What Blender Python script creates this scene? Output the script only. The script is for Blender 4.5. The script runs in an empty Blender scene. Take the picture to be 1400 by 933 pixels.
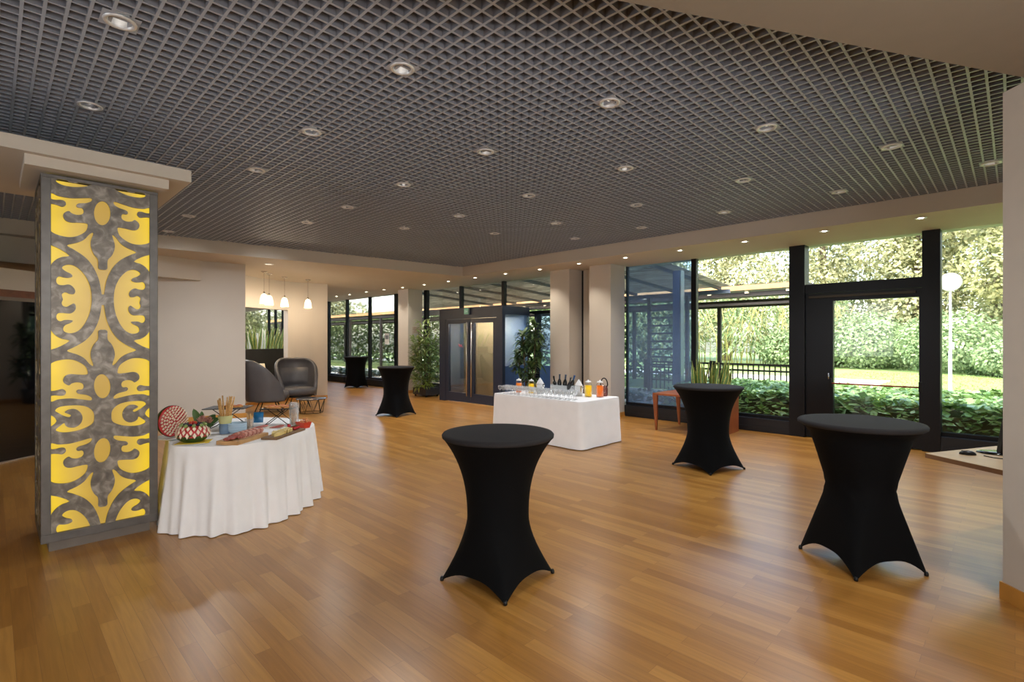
import bpy, math, random
from mathutils import Vector, Matrix, noise
from mathutils.geometry import delaunay_2d_cdt
R = random.Random(7)
H = 1.65                      # eye height in metres; most measures below are in eye heights
PHI = math.radians(-44.5)     # the room's long axis
D1 = Vector((math.cos(PHI), math.sin(PHI), 0)); D2 = Vector((-math.sin(PHI), math.cos(PHI), 0))
F = 700.0; CX, CY = 700.0, 466.5
S = bpy.context.scene
COL = S.collection
PI = math.pi

def RF(s, t, z=0): return (D1*s + D2*t + Vector((0, 0, z)))*H
def WH(x, y, z=0): return Vector((x, y, z))*H
def T(px, py, z=0.0):
    Y = (1-z)*F/(py-CY); return Vector(((px-CX)/F*Y, Y, z))*H
def on_t(px, t, z=0.0):
    r = (px-CX)/F; Y = t/(D2.x*r + D2.y); return Vector((r*Y, Y, z))*H
def s_of(px, t):
    v = on_t(px, t)/H; return v.dot(D1)

# ------------------------------------------------------------------ materials
MATS = {}
def lin(c):
    return tuple(((v/255.0+0.055)/1.055)**2.4 if v/255.0 > 0.04045 else v/255.0/12.92 for v in c)
def new_mat(name):
    m = bpy.data.materials.new(name); m.use_nodes = True
    nt = m.node_tree; b = nt.nodes['Principled BSDF']; MATS[name] = m
    return m, nt, b
def mat(name, rgb, rough=0.6, metal=0.0, var=0.08, scale=8.0, bump=0.0, bscale=None, spec=0.5, emit=None, sheen=0):
    if name in MATS: return MATS[name]
    m, nt, b = new_mat(name)
    c = lin(rgb)
    n = nt.nodes.new('ShaderNodeTexNoise'); n.inputs['Scale'].default_value = scale; n.inputs['Detail'].default_value = 4
    tc = nt.nodes.new('ShaderNodeTexCoord'); nt.links.new(tc.outputs['Object'], n.inputs['Vector'])
    r = nt.nodes.new('ShaderNodeValToRGB')
    r.color_ramp.elements[0].position = 0.3; r.color_ramp.elements[1].position = 0.7
    r.color_ramp.elements[0].color = (*[v*(1-var) for v in c], 1); r.color_ramp.elements[1].color = (*[min(1, v*(1+var)) for v in c], 1)
    nt.links.new(n.outputs['Fac'], r.inputs['Fac']); nt.links.new(r.outputs['Color'], b.inputs['Base Color'])
    b.inputs['Roughness'].default_value = rough; b.inputs['Metallic'].default_value = metal
    b.inputs['Specular IOR Level'].default_value = spec
    if sheen: b.inputs['Sheen Weight'].default_value = sheen
    if bump:
        n2 = nt.nodes.new('ShaderNodeTexNoise'); n2.inputs['Scale'].default_value = bscale or scale*6
        nt.links.new(tc.outputs['Object'], n2.inputs['Vector'])
        bp = nt.nodes.new('ShaderNodeBump'); bp.inputs['Strength'].default_value = bump; bp.inputs['Distance'].default_value = 0.01
        nt.links.new(n2.outputs['Fac'], bp.inputs['Height']); nt.links.new(bp.outputs['Normal'], b.inputs['Normal'])
    if emit:
        b.inputs['Emission Color'].default_value = (*lin(emit[0]), 1); b.inputs['Emission Strength'].default_value = emit[1]
    return m
def glass(name, tint=(1, 1, 1), refl=1.0, body=0.0, bodycol=(1, 1, 1)):
    if name in MATS: return MATS[name]
    m, nt, b = new_mat(name); nt.nodes.remove(b)
    out = nt.nodes['Material Output']
    tr = nt.nodes.new('ShaderNodeBsdfTransparent'); tr.inputs['Color'].default_value = (*tint, 1)
    gl = nt.nodes.new('ShaderNodeBsdfGlossy'); gl.inputs['Roughness'].default_value = 0.02
    fr = nt.nodes.new('ShaderNodeFresnel'); fr.inputs['IOR'].default_value = 1.45
    mu = nt.nodes.new('ShaderNodeMath'); mu.operation = 'MULTIPLY'; mu.inputs[1].default_value = refl
    mx = nt.nodes.new('ShaderNodeMixShader')
    nt.links.new(fr.outputs[0], mu.inputs[0]); nt.links.new(mu.outputs[0], mx.inputs[0])
    nt.links.new(tr.outputs[0], mx.inputs[1]); nt.links.new(gl.outputs[0], mx.inputs[2])
    last = mx
    if body:
        df = nt.nodes.new('ShaderNodeBsdfDiffuse'); df.inputs['Color'].default_value = (*bodycol, 1)
        m2 = nt.nodes.new('ShaderNodeMixShader'); m2.inputs[0].default_value = body
        nt.links.new(mx.outputs[0], m2.inputs[1]); nt.links.new(df.outputs[0], m2.inputs[2]); last = m2
    nt.links.new(last.outputs[0], out.inputs['Surface'])
    return m
def leafmat(name, cols, rough=0.5, trans=0.35, big=None):
    """colours vary per leaf"""
    if name in MATS: return MATS[name]
    m, nt, b = new_mat(name); out = nt.nodes['Material Output']
    g = nt.nodes.new('ShaderNodeNewGeometry'); r = nt.nodes.new('ShaderNodeValToRGB')
    while len(r.color_ramp.elements) < len(cols): r.color_ramp.elements.new(0.5)
    for i, c in enumerate(cols):
        r.color_ramp.elements[i].position = i/(len(cols)-1); r.color_ramp.elements[i].color = (*lin(c), 1)
    nt.links.new(g.outputs['Random Per Island'], r.inputs['Fac'])
    nt.links.new(r.outputs['Color'], b.inputs['Base Color']); b.inputs['Roughness'].default_value = rough
    tl = nt.nodes.new('ShaderNodeBsdfTranslucent'); nt.links.new(r.outputs['Color'], tl.inputs['Color'])
    mx = nt.nodes.new('ShaderNodeMixShader'); mx.inputs[0].default_value = trans
    nt.links.new(b.outputs[0], mx.inputs[1]); nt.links.new(tl.outputs[0], mx.inputs[2]); nt.links.new(mx.outputs[0], out.inputs['Surface'])
    return m

def floor_mat():
    m, nt, b = new_mat('oak_strip_floor'); L = nt.links.new
    tc = nt.nodes.new('ShaderNodeTexCoord')
    br = nt.nodes.new('ShaderNodeTexBrick')
    br.offset = 0.37; br.offset_frequency = 2; br.squash = 1.0
    br.inputs['Scale'].default_value = 1.0; br.inputs['Brick Width'].default_value = 0.95; br.inputs['Row Height'].default_value = 0.088
    br.inputs['Mortar Size'].default_value = 0.0008; br.inputs['Mortar Smooth'].default_value = 0.1; br.inputs['Bias'].default_value = 0.0
    br.inputs['Color1'].default_value = (0, 0, 0, 1); br.inputs['Color2'].default_value = (1, 1, 1, 1); br.inputs['Mortar'].default_value = (0.25, 0.25, 0.25, 1)
    L(tc.outputs['Object'], br.inputs['Vector'])
    ramp = nt.nodes.new('ShaderNodeValToRGB')
    e = ramp.color_ramp.elements
    e[0].color = (*lin((161, 109, 47)), 1); e[1].color = (*lin((189, 136, 66)), 1)
    x = e.new(0.5); x.color = (*lin((175, 122, 55)), 1)
    L(br.outputs['Color'], ramp.inputs['Fac'])
    mp = nt.nodes.new('ShaderNodeMapping'); mp.inputs['Scale'].default_value = (1.2, 22, 1)
    L(tc.outputs['Object'], mp.inputs['Vector'])
    # each board gets its own grain offset
    add = nt.nodes.new('ShaderNodeVectorMath'); add.operation = 'ADD'
    sc = nt.nodes.new('ShaderNodeVectorMath'); sc.operation = 'SCALE'; sc.inputs['Scale'].default_value = 9.0
    L(br.outputs['Color'], sc.inputs[0]); L(mp.outputs['Vector'], add.inputs[0]); L(sc.outputs['Vector'], add.inputs[1])
    n = nt.nodes.new('ShaderNodeTexNoise'); n.inputs['Scale'].default_value = 2.2; n.inputs['Detail'].default_value = 7; n.inputs['Distortion'].default_value = 0.6
    L(add.outputs['Vector'], n.inputs['Vector'])
    r2 = nt.nodes.new('ShaderNodeValToRGB'); r2.color_ramp.elements[0].position = 0.25; r2.color_ramp.elements[1].position = 0.75
    r2.color_ramp.elements[0].color = (0.80, 0.78, 0.76, 1); r2.color_ramp.elements[1].color = (1.08, 1.08, 1.08, 1)
    L(n.outputs['Fac'], r2.inputs['Fac'])
    mx = nt.nodes.new('ShaderNodeMix'); mx.data_type = 'RGBA'; mx.blend_type = 'MULTIPLY'; mx.inputs[0].default_value = 1.0
    L(ramp.outputs['Color'], mx.inputs[6]); L(r2.outputs['Color'], mx.inputs[7])
    mr = nt.nodes.new('ShaderNodeMix'); mr.data_type = 'RGBA'; mr.blend_type = 'MIX'
    L(br.outputs['Fac'], mr.inputs[0]); L(mx.outputs[2], mr.inputs[6]); mr.inputs[7].default_value = (*lin((128, 84, 44)), 1)
    L(mr.outputs[2], b.inputs['Base Color'])
    b.inputs['Roughness'].default_value = 0.29; b.inputs['Specular IOR Level'].default_value = 0.65
    return m

def patina_mat():
    m, nt, b = new_mat('mottled_grey_metal'); L = nt.links.new
    tc = nt.nodes.new('ShaderNodeTexCoord'); n = nt.nodes.new('ShaderNodeTexNoise')
    n.inputs['Scale'].default_value = 13; n.inputs['Detail'].default_value = 9; n.inputs['Distortion'].default_value = .7
    L(tc.outputs['Object'], n.inputs['Vector'])
    r = nt.nodes.new('ShaderNodeValToRGB'); e = r.color_ramp.elements
    e[0].position = 0.32; e[1].position = 0.72; e[0].color = (*lin((92, 84, 75)), 1); e[1].color = (*lin((160, 151, 139)), 1)
    x = e.new(0.5); x.color = (*lin((114, 105, 94)), 1)
    L(n.outputs['Fac'], r.inputs['Fac']); L(r.outputs['Color'], b.inputs['Base Color'])
    b.inputs['Metallic'].default_value = 0.35; b.inputs['Roughness'].default_value = 0.42
    return m

def glow_panel_mat():
    m, nt, b = new_mat('backlit_amber_panel'); L = nt.links.new
    tc = nt.nodes.new('ShaderNodeTexCoord'); sp = nt.nodes.new('ShaderNodeSeparateXYZ'); L(tc.outputs['Generated'], sp.inputs[0])
    # lamps run up both sides behind the panel: brighter towards the edges
    a = nt.nodes.new('ShaderNodeMath'); a.operation = 'SUBTRACT'; a.inputs[1].default_value = 0.5; L(sp.outputs['X'], a.inputs[0])
    ab = nt.nodes.new('ShaderNodeMath'); ab.operation = 'ABSOLUTE'; L(a.outputs[0], ab.inputs[0])
    r = nt.nodes.new('ShaderNodeValToRGB'); e = r.color_ramp.elements
    e[0].position = 0.05; e[0].color = (*lin((176, 146, 58)), 1); e[1].position = 0.44; e[1].color = (*lin((240, 206, 34)), 1)
    x = e.new(0.27); x.color = (*lin((206, 176, 70)), 1)
    L(ab.outputs[0], r.inputs['Fac'])
    n = nt.nodes.new('ShaderNodeTexNoise'); n.inputs['Scale'].default_value = 6; L(tc.outputs['Object'], n.inputs['Vector'])
    mp = nt.nodes.new('ShaderNodeMapRange'); mp.inputs['To Min'].default_value = 0.30; mp.inputs['To Max'].default_value = 0.45; L(n.outputs['Fac'], mp.inputs['Value'])
    L(r.outputs['Color'], b.inputs['Emission Color']); L(mp.outputs['Result'], b.inputs['Emission Strength'])
    b.inputs['Base Color'].default_value = (*lin((150, 110, 30)), 1); b.inputs['Roughness'].default_value = 0.35
    return m

M_wall = mat('beige_plaster', (194, 185, 173), 0.85, var=0.02, scale=1.5)
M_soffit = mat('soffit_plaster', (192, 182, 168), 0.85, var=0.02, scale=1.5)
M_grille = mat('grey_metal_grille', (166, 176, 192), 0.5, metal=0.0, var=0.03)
M_blade = mat('shaded_blade_sides', (128, 131, 139), 0.6, var=0.03)  # darker copy of the grille paint, shade put into the blade sides
M_plenum = mat('dark_plenum', (34, 34, 36), 0.9)
M_floor = floor_mat()
M_base = mat('orange_wood_trim', (196, 138, 62), 0.4, var=0.12, scale=5)
M_frame = mat('navy_black_frame', (13, 15, 21), 0.35, metal=0.0, var=0.05, spec=.35)
M_navy = mat('slate_blue_frame', (34, 44, 66), 0.4, metal=0.0, var=0.05)
M_sill = mat('dark_sill_box', (22, 24, 29), 0.45, var=0.05)
M_glass = glass('window_glass', (0.97, 0.98, 0.98), 0.55)
M_bluegl = glass('blue_tinted_glass', (0.66, 0.78, 0.92), 0.7, 0.26, (0.33, 0.46, 0.66))
M_bluepan = mat('blue_panel', (72, 102, 148), 0.3, var=0.15, scale=2)
M_dkglass = mat('black_glass', (9, 9, 10), 0.04, var=0.1, spec=0.6)
M_patina = patina_mat(); M_glow = glow_panel_mat()
M_black = mat('black_stretch_fabric', (6, 6, 7), 0.8, var=0.1, scale=30, bump=0.08, bscale=400, spec=.12)
M_blacktop = mat('charcoal_table_cover', (38, 35, 35), 0.8, var=0.06, scale=12, bump=0.08, bscale=400, spec=.25)
M_cloth = mat('white_linen', (246, 244, 243), 0.85, var=0.02, scale=6, bump=0.05, bscale=300)
M_chrome = mat('brushed_steel', (200, 200, 200), 0.22, metal=0.95, var=0.04)
M_white = mat('white_ceramic', (238, 238, 236), 0.3, var=0.02)
M_bulb = mat('lit_bulb', (255, 250, 235), 0.4, emit=((255, 244, 220), 9.0))
M_dimbulb = mat('reflector_bulb', (235, 235, 230), 0.25, emit=((255, 250, 240), 0.35))
M_ring = mat('white_metal_ring', (214, 214, 214), 0.3, metal=.2)
M_refl = mat('mirror_reflector', (225, 225, 225), 0.3, metal=.6, emit=((255, 250, 240), 0.06))  # slight emission stands in for bulb light on the reflector
M_blackmetal = mat('black_metal', (18, 18, 19), 0.4, metal=0.4)
M_leather = mat('grey_leather', (84, 81, 82), 0.42, var=0.06, scale=10, bump=0.1, bscale=120)
M_redwood = mat('reddish_wood', (150, 82, 42), 0.38, var=0.2, scale=4)
M_oak = mat('pale_oak_desk', (196, 164, 122), 0.45, var=0.08, scale=6)
M_desk_edge = mat('brown_desk_edge', (136, 98, 66), 0.5, var=0.1)
M_cups = glass('drinking_glass', (0.99, 0.995, 0.995), 0.45, 0.06, (0.95, 0.95, 0.95))

# ------------------------------------------------------------------ mesh collector
class MB:
    def __init__(s): s.v = []; s.f = []; s.sm = []; s.mi = []; s.M = Matrix.Identity(4); s.m = 0
    def add(s, vs, fs, smooth=False):
        b = len(s.v); s.v += [s.M @ Vector(p) for p in vs]
        for f in fs: s.f.append(tuple(b+i for i in f)); s.sm.append(smooth); s.mi.append(s.m)
        return s
    def box(s, x0, y0, z0, x1, y1, z1):
        return s.add([(x0,y0,z0),(x1,y0,z0),(x1,y1,z0),(x0,y1,z0),(x0,y0,z1),(x1,y0,z1),(x1,y1,z1),(x0,y1,z1)],
                     [(0,3,2,1),(4,5,6,7),(0,1,5,4),(1,2,6,5),(2,3,7,6),(3,0,4,7)])
    def prism(s, poly, z0, z1):
        a = sum(poly[i][0]*poly[(i+1)%len(poly)][1]-poly[(i+1)%len(poly)][0]*poly[i][1] for i in range(len(poly)))
        if a < 0: poly = poly[::-1]
        n = len(poly)
        return s.add([(p[0],p[1],z0) for p in poly]+[(p[0],p[1],z1) for p in poly],
                     [tuple(range(n-1,-1,-1)), tuple(range(n,2*n))]+[(i,(i+1)%n,n+(i+1)%n,n+i) for i in range(n)])
    def tube(s, pts, r, seg=8, smooth=True):
        pts = [Vector(p) for p in pts]; rs = r if isinstance(r, (list, tuple)) else [r]*len(pts)
        vs = []; fs = []; ref = None
        for i, p in enumerate(pts):
            d = (pts[min(i+1,len(pts)-1)]-pts[max(i-1,0)]).normalized()
            if ref is None: ref = Vector((0,0,1)) if abs(d.z) < 0.9 else Vector((1,0,0))
            u = d.cross(ref)
            if u.length < 1e-5: u = d.orthogonal()
            u.normalize(); w = u.cross(d).normalized(); ref = w
            for k in range(seg):
                a = 2*PI*k/seg; vs.append(p+(u*math.cos(a)+w*math.sin(a))*rs[i])
        for i in range(len(pts)-1):
            for k in range(seg):
                fs.append((i*seg+k, i*seg+(k+1)%seg, (i+1)*seg+(k+1)%seg, (i+1)*seg+k))
        s.add(vs, fs, smooth)
        n = len(pts); b = len(s.v)-len(vs)
        s.f.append(tuple(b+k for k in range(seg-1,-1,-1))); s.f.append(tuple(b+(n-1)*seg+k for k in range(seg)))
        s.sm += [False, False]; s.mi += [s.m, s.m]
        return s
    def lathe(s, prof, seg=24, c=(0,0,0), sx=1, sy=1, smooth=True, caps=True):
        vs = []; fs = []; n = len(prof)
        for r, z in prof:
            for k in range(seg):
                a = 2*PI*k/seg; vs.append((c[0]+r*sx*math.cos(a), c[1]+r*sy*math.sin(a), c[2]+z))
        for i in range(n-1):
            for k in range(seg): fs.append((i*seg+k, i*seg+(k+1)%seg, (i+1)*seg+(k+1)%seg, (i+1)*seg+k))
        s.add(vs, fs, smooth); b = len(s.v)-len(vs)
        if not caps: return s
        if prof[0][0] > 1e-4: s.f.append(tuple(b+k for k in range(seg-1,-1,-1))); s.sm.append(False); s.mi.append(s.m)
        if prof[-1][0] > 1e-4: s.f.append(tuple(b+(n-1)*seg+k for k in range(seg))); s.sm.append(False); s.mi.append(s.m)
        return s
    def ball(s, c, r, seg=16, rings=10):
        rx, ry, rz = r if isinstance(r, (list, tuple)) else (r, r, r)
        return s.lathe([(max(1e-5, math.sin(PI*i/rings)), -math.cos(PI*i/rings)*rz) for i in range(rings+1)], seg, c, rx, ry)
    def grid(s, rows, close=False, smooth=True):
        vs = [p for r in rows for p in r]; n = len(rows[0]); fs = []
        for i in range(len(rows)-1):
            for k in range(n if close else n-1):
                fs.append((i*n+k, i*n+(k+1)%n, (i+1)*n+(k+1)%n, (i+1)*n+k))
        return s.add(vs, fs, smooth)
    def build(s, name, m, parent=None, loc=None, rot=None, bevel=0, solid=0, sub=0):
        me = bpy.data.meshes.new(name); me.from_pydata([tuple(p) for p in s.v], [], s.f)
        me.polygons.foreach_set('use_smooth', s.sm); me.polygons.foreach_set('material_index', s.mi); me.update()
        for x in (m if isinstance(m, (list, tuple)) else [m]): me.materials.append(x)
        o = bpy.data.objects.new(name, me); COL.objects.link(o)
        if parent: o.parent = parent
        if loc is not None: o.location = loc
        if rot is not None: o.rotation_euler = rot if isinstance(rot, (tuple, list)) else (0, 0, rot)
        if solid:
            x = o.modifiers.new('solid', 'SOLIDIFY'); x.thickness = solid; x.offset = 0
        if bevel:
            x = o.modifiers.new('edge', 'BEVEL'); x.width = bevel; x.segments = 2; x.limit_method = 'ANGLE'
        if sub:
            x = o.modifiers.new('sub', 'SUBSURF'); x.levels = sub; x.render_levels = sub
        return o

def tag(o, label, cat, group=None):
    o['label'] = label; o['category'] = cat
    if group: o['group'] = group
    return o
def thing(name, label, cat, loc, rot=0, group=None):
    o = bpy.data.objects.new(name, None); COL.objects.link(o); o.empty_display_size = 0.1
    o.location = loc; o.rotation_euler = (0, 0, rot); return tag(o, label, cat, group)
def struct(o): o['kind'] = 'structure'; return o
def dup(root, loc=None, rot=None, label=None):
    r = root.copy(); COL.objects.link(r)
    if loc is not None: r.location = loc
    if rot is not None: r.rotation_euler = (0, 0, rot)
    if label: r['label'] = label
    for ch in root.children:
        c = ch.copy(); COL.objects.link(c); c.parent = r
        for g in ch.children:
            d = g.copy(); COL.objects.link(d); d.parent = c
    return r
def hbox(mb, s0, s1, t0, t1, z0, z1): return mb.box(s0*H, t0*H, z0*H, s1*H, t1*H, z1*H)
def rbox(name, m, s0, s1, t0, t1, z0, z1, bevel=0):      # a box square to the room
    return struct(hbox(MB(), s0, s1, t0, t1, z0, z1).build(name, m, rot=PHI, bevel=bevel))

# ================================================================== ROOM SHELL
TW = 5.94; ZS = 2.0; ZG = 2.14; TF = 5.11
def s_left(t): return -6.56 + (t-1.25)*(0.47/3.86)
struct(MB().box(-22.5*H, -3.4*H, -0.1, 3.3*H, 6.2*H, 0).build('floor', M_floor, rot=PHI))
P = [(-22.3, -3.3), (s_left(-3.3), -3.3), (s_left(TF), TF), (3.1, TF), (3.1, 6.16), (-22.3, 6.16)]
struct(MB().prism([(a*H, b*H) for a, b in P], ZS*H, 2.34*H).build('ceiling_soffit', M_soffit, rot=PHI))
rbox('ceiling_roof_slab', M_plenum, -22.6, 3.3, -3.5, 6.2, 2.48, 2.6)
# egg-crate grille
g = MB(); p = 0.0557; th = 0.0050; hh = 0.052
t = 1.2985-50*p
while t < TF-0.02:
    hbox(g, s_left(t)+0.01, 1.9, t-th, t+th, ZG, ZG+hh); t += p
s = -1.258-101*p
while s < 1.9:
    t1 = TF-0.01
    t0 = -1.5
    if s < s_left(TF): t1 = min(t1, 1.25+(s+6.56)*(3.86/0.47))
    if t1 > t0+0.05: hbox(g, s-th, s+th, t0, t1, ZG+0.0005, ZG+hh-0.0005)
    s += p
for i in range(0, len(g.mi), 6): g.mi[i] = 1      # paler tone on the blade undersides stands in for light from the floor
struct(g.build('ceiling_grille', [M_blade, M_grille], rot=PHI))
rbox('ceiling_plenum', M_plenum, -7.2, 3.1, -3.3, 5.2, 2.35, 2.4)
# lower soffit over the viewpoint
e0 = Vector((0.288, 1.443)); ed = Vector((0.966, 0.26)); en = Vector((0.26, -0.966))
q = [e0-ed*3.2, e0+ed*1.95, e0+ed*1.95+en*4, e0-ed*3.2+en*4]
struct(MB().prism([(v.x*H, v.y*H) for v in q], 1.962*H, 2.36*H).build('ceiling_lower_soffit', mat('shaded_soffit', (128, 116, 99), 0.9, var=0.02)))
# outer walls behind the viewpoint
rbox('wall_back', M_wall, -22.3, 3.3, -3.4, -3.3, 0, 2.5)
rbox('wall_side', M_wall, 3.1, 3.2, -3.4, 6.1, 0, 2.5)
rbox('wall_far', M_wall, -22.4, -22.3, -3.4, 6.2, 0, 2.5)
# stub wall on the right of the view
c0 = Vector((1.903, 1.985)); cd = Vector((0.028, 1.0)).normalized(); cn = Vector((0.985, 0.17)).normalized()
def wp(a, b): v = c0-cd*a+cn*b; return (v.x*H, v.y*H)
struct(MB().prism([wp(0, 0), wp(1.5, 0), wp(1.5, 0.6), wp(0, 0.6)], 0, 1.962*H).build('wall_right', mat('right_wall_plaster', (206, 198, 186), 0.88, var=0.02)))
struct(MB().prism([wp(-.008, -.008), wp(1.5, -.008), wp(1.5, 0), wp(0, 0), wp(0, .5), wp(-.008, .5)], 0, 0.066*H).build('baseboard_right', M_base))
# columns along the glass
for i, (a, b) in enumerate([(-4.063, -3.727), (-4.746, -4.403), (-8.65, -8.31)]):
    rbox('column_%d' % (i+1), M_wall, a, b, 5.611, TW, 0, ZS)
    m = MB(); hbox(m, a-.012, b+.012, 5.597, TW, 0, 0.055); struct(m.build('baseboard_column_%d' % (i+1), M_base, rot=PHI))
rbox('wall_between_columns', M_wall, -4.345, -4.063, 5.86, TW, 0, ZS)

# ---- left wing: front facing wall, curved wall with opening, black glass, beams
E2 = Vector((0.782, 0.623)); N2 = Vector((-0.623, 0.782))
W1 = Vector((-3.49, 6.7))
def lw(a, b): v = W1-E2*a+N2*b; return (v.x*H, v.y*H)
struct(MB().prism([lw(0, 0), lw(1.7, 0), lw(1.7, 0.2), lw(0, 0.2)], 0, ZS*H).build('wall_left', M_wall))
struct(MB().prism([lw(-.01, -.012), lw(1.7, -.012), lw(1.7, 0), lw(-.01, 0)], 0, 0.06*H).build('baseboard_left', M_base))
bd = Vector((0.91, 1.47)).normalized(); bn = Vector((-bd.y, bd.x)); b0 = Vector((-3.862, 6.36))
def bq(a, b): v = b0-bd*a+bn*b; return (v.x*H, v.y*H)
struct(MB().prism([bq(0, 0), bq(3.2, 0), bq(3.2, 0.5), bq(0, 0.5)], 1.752*H, (ZS)*H).build('ceiling_beam_left', M_soffit))
# curved wall
def catmull(pts, n=8, closed=False):
    out = []; N = len(pts)
    for i in range(N if closed else N-1):
        g_ = lambda k: Vector(pts[k % N]) if closed else Vector(pts[max(0, min(N-1, k))])
        p0, p1, p2, p3 = g_(i-1), g_(i), g_(i+1), g_(i+2)
        for k in range(n):
            u = k/n; out.append(0.5*((2*p1)+(p2-p0)*u+(2*p0-5*p1+4*p2-p3)*u*u+(3*p1-p0-3*p2+p3)*u**3))
    if not closed: out.append(Vector(pts[-1]))
    return out
cw = catmull([(-4.10, 6.9), (-4.12, 7.4), (-4.03, 7.95), (-3.80, 8.55), (-3.50, 8.85), (-3.24, 8.99)], 8)
def wall_run(pts, z0, z1, th=0.14, side=1):
    m = MB(); n = len(pts); L = []
    for i, q_ in enumerate(pts):
        d = (pts[min(i+1, n-1)]-pts[max(i-1, 0)]).normalized(); L.append(q_+Vector((-d.y, d.x))*th*side)
    m.prism([(v.x*H, v.y*H) for v in pts]+[(v.x*H, v.y*H) for v in L[::-1]], z0*H, z1*H); return m
io = 25   # opening ends here along the curve
struct(wall_run(cw[io:], 0, ZS).build('wall_curved', M_wall))
struct(wall_run(cw[:io+1], 1.52, ZS).build('wall_curved_header', M_wall))
struct(wall_run(cw[:io+1], 0, 0.16).build('wall_curved_sill', M_wall))
struct(wall_run(cw, 0, 0.05, 0.012, -1).build('baseboard_curved', M_base))
# black glazed partition far left
gl = [(-4.36, 2.6), (-4.187, 4.187), (-4.07, 5.0)]
def seg_wall(a, b, z0, z1, th=0.04):
    a = Vector(a); b = Vector(b); d = (b-a).normalized(); n = Vector((-d.y, d.x))*th
    return MB().prism([tuple(v*H) for v in (a, b, b+n, a+n)], z0*H, z1*H)
o = struct(seg_wall(gl[0], gl[2], 0.012, 1.335).build('window_black_partition', M_dkglass))
struct(seg_wall(gl[0], gl[2], 0, 0.012, 0.045).build('trim_partition_track', M_chrome, parent=o))
struct(seg_wall(gl[0], gl[2], 1.335, 1.365, 0.045).build('trim_partition_head', mat('taupe_trim', (120, 108, 94), 0.6), parent=o))
struct(seg_wall(gl[0], gl[2], 1.365, 1.425, 0.055).build('trim_partition_wood', mat('red_brown_wood', (112, 66, 40), 0.5, var=0.2, scale=14)))
struct(seg_wall(gl[0], gl[2], 1.425, 1.60, 0.05).build('wall_above_partition', M_wall))
struct(seg_wall(gl[2], (-4.72, 5.72), 0, ZS, 0.05).build('wall_partition_return', M_wall))
# slab and capital above the lit column
rbox('ceiling_beam_over_column', M_soffit, -4.1, -3.13, -2.2, 0.748, 1.845, 1.907)
rbox('ceiling_column_capital', M_soffit, -3.72, -3.17, 0.105, 0.655, 1.797, 1.845)

# ================================================================== WINDOW WALL
TG = 6.02
def post(mb, a, b, z0=0.0, z1=ZS, t0=5.985, t1=6.05): hbox(mb, a, b, t0, t1, z0, z1)
wi = [0]
def window(a, b, z0=0.18, z1=ZS, gm=None, left=0.03, right=0.0, low=True):
    wi[0] += 1
    m = MB(); post(m, a-left/2, a+left/2)
    hbox(m, a+left/2, b-0.001, 5.985, 6.05, z0-0.035, z0)
    o = struct(m.build('window_%d' % wi[0], M_frame, rot=PHI))
    if low:
        m = MB(); hbox(m, a+left/2, b-0.001, 5.93, 6.05, 0, z0-0.035)
        hbox(m, a+left/2, b-.001, 5.925, 5.93, 0.02, 0.06)
        x = m.build('sill', M_sill, parent=o)
    m = MB(); hbox(m, a+left/2, b, TG, TG+0.004, z0, z1)
    m.build('glass', gm or M_glass, parent=o)
    return o
sp = lambda px: s_of(px, 6.0)
# right hand bays
window(-3.727, sp(949), gm=M_bluegl, left=0.01)
window(sp(949), sp(1090), left=0.062)
wx0, wx1 = sp(1082), sp(1103)
d0, d1_ = sp(1103), sp(1262)
# bay with garden door
m = MB(); hbox(m, wx0, wx1, 5.92, 6.08, 0, ZS); hbox(m, d1_, sp(1287), 5.92, 6.08, 0, ZS); hbox(m, wx1, d1_, 5.94, 6.07, 1.49, 1.585)
dr = struct(m.build('door_1', M_frame, rot=PHI))
m = MB(); hbox(m, wx1, d1_, TG, TG+.004, 1.585, ZS); m.build('glass', M_glass, parent=dr)
gx0, gx1 = s_of(1140, 5.98), s_of(1257, 5.98)
m = MB()
hbox(m, wx1+.002, gx0, 5.95, 6.01, 0.01, 1.487); hbox(m, gx1, d1_-.002, 5.95, 6.01, 0.01, 1.487)
hbox(m, gx0, gx1, 5.95, 6.01, 1.405, 1.487); hbox(m, gx0, gx1, 5.95, 6.01, 0.01, 0.14)
leaf = m.build('door_leaf', M_frame, parent=dr)
m = MB(); hbox(m, gx0, gx1, 5.985, 5.988, 0.14, 1.405); m.build('glass', M_glass, parent=leaf)
m = MB(); zb = .575
m.tube([(gx0*H-.03, 5.93*H, zb*H), (gx1*H+.03, 5.93*H, zb*H)], 0.012); m.build('push_bar', mat('red_bar', (150, 40, 26), 0.4), parent=leaf)
for x_ in (gx0-.02, gx1+.012):
    m = MB(); m.box(x_*H-.02, 5.92*H, (zb-.04)*H, x_*H+.02, 5.95*H, (zb+.05)*H); m.build('bar_bracket', M_blackmetal, parent=leaf)
m = MB(); m.tube([(gx0*H-.05, 5.945*H, .62*H), (gx0*H-.05, 5.90*H, .62*H), (gx0*H-.05, 5.90*H, .68*H)], 0.01); m.build('handle', M_chrome, parent=leaf)
m = MB(); m.box((wx1+.04)*H, 5.92*H, 1.44*H, (gx1-.02)*H, 5.945*H, 1.462*H); m.build('door_closer', mat('closer_brown', (72, 64, 52), 0.4, metal=0.5), parent=dr)
window(sp(1287), 3.0, left=0.004)
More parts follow.
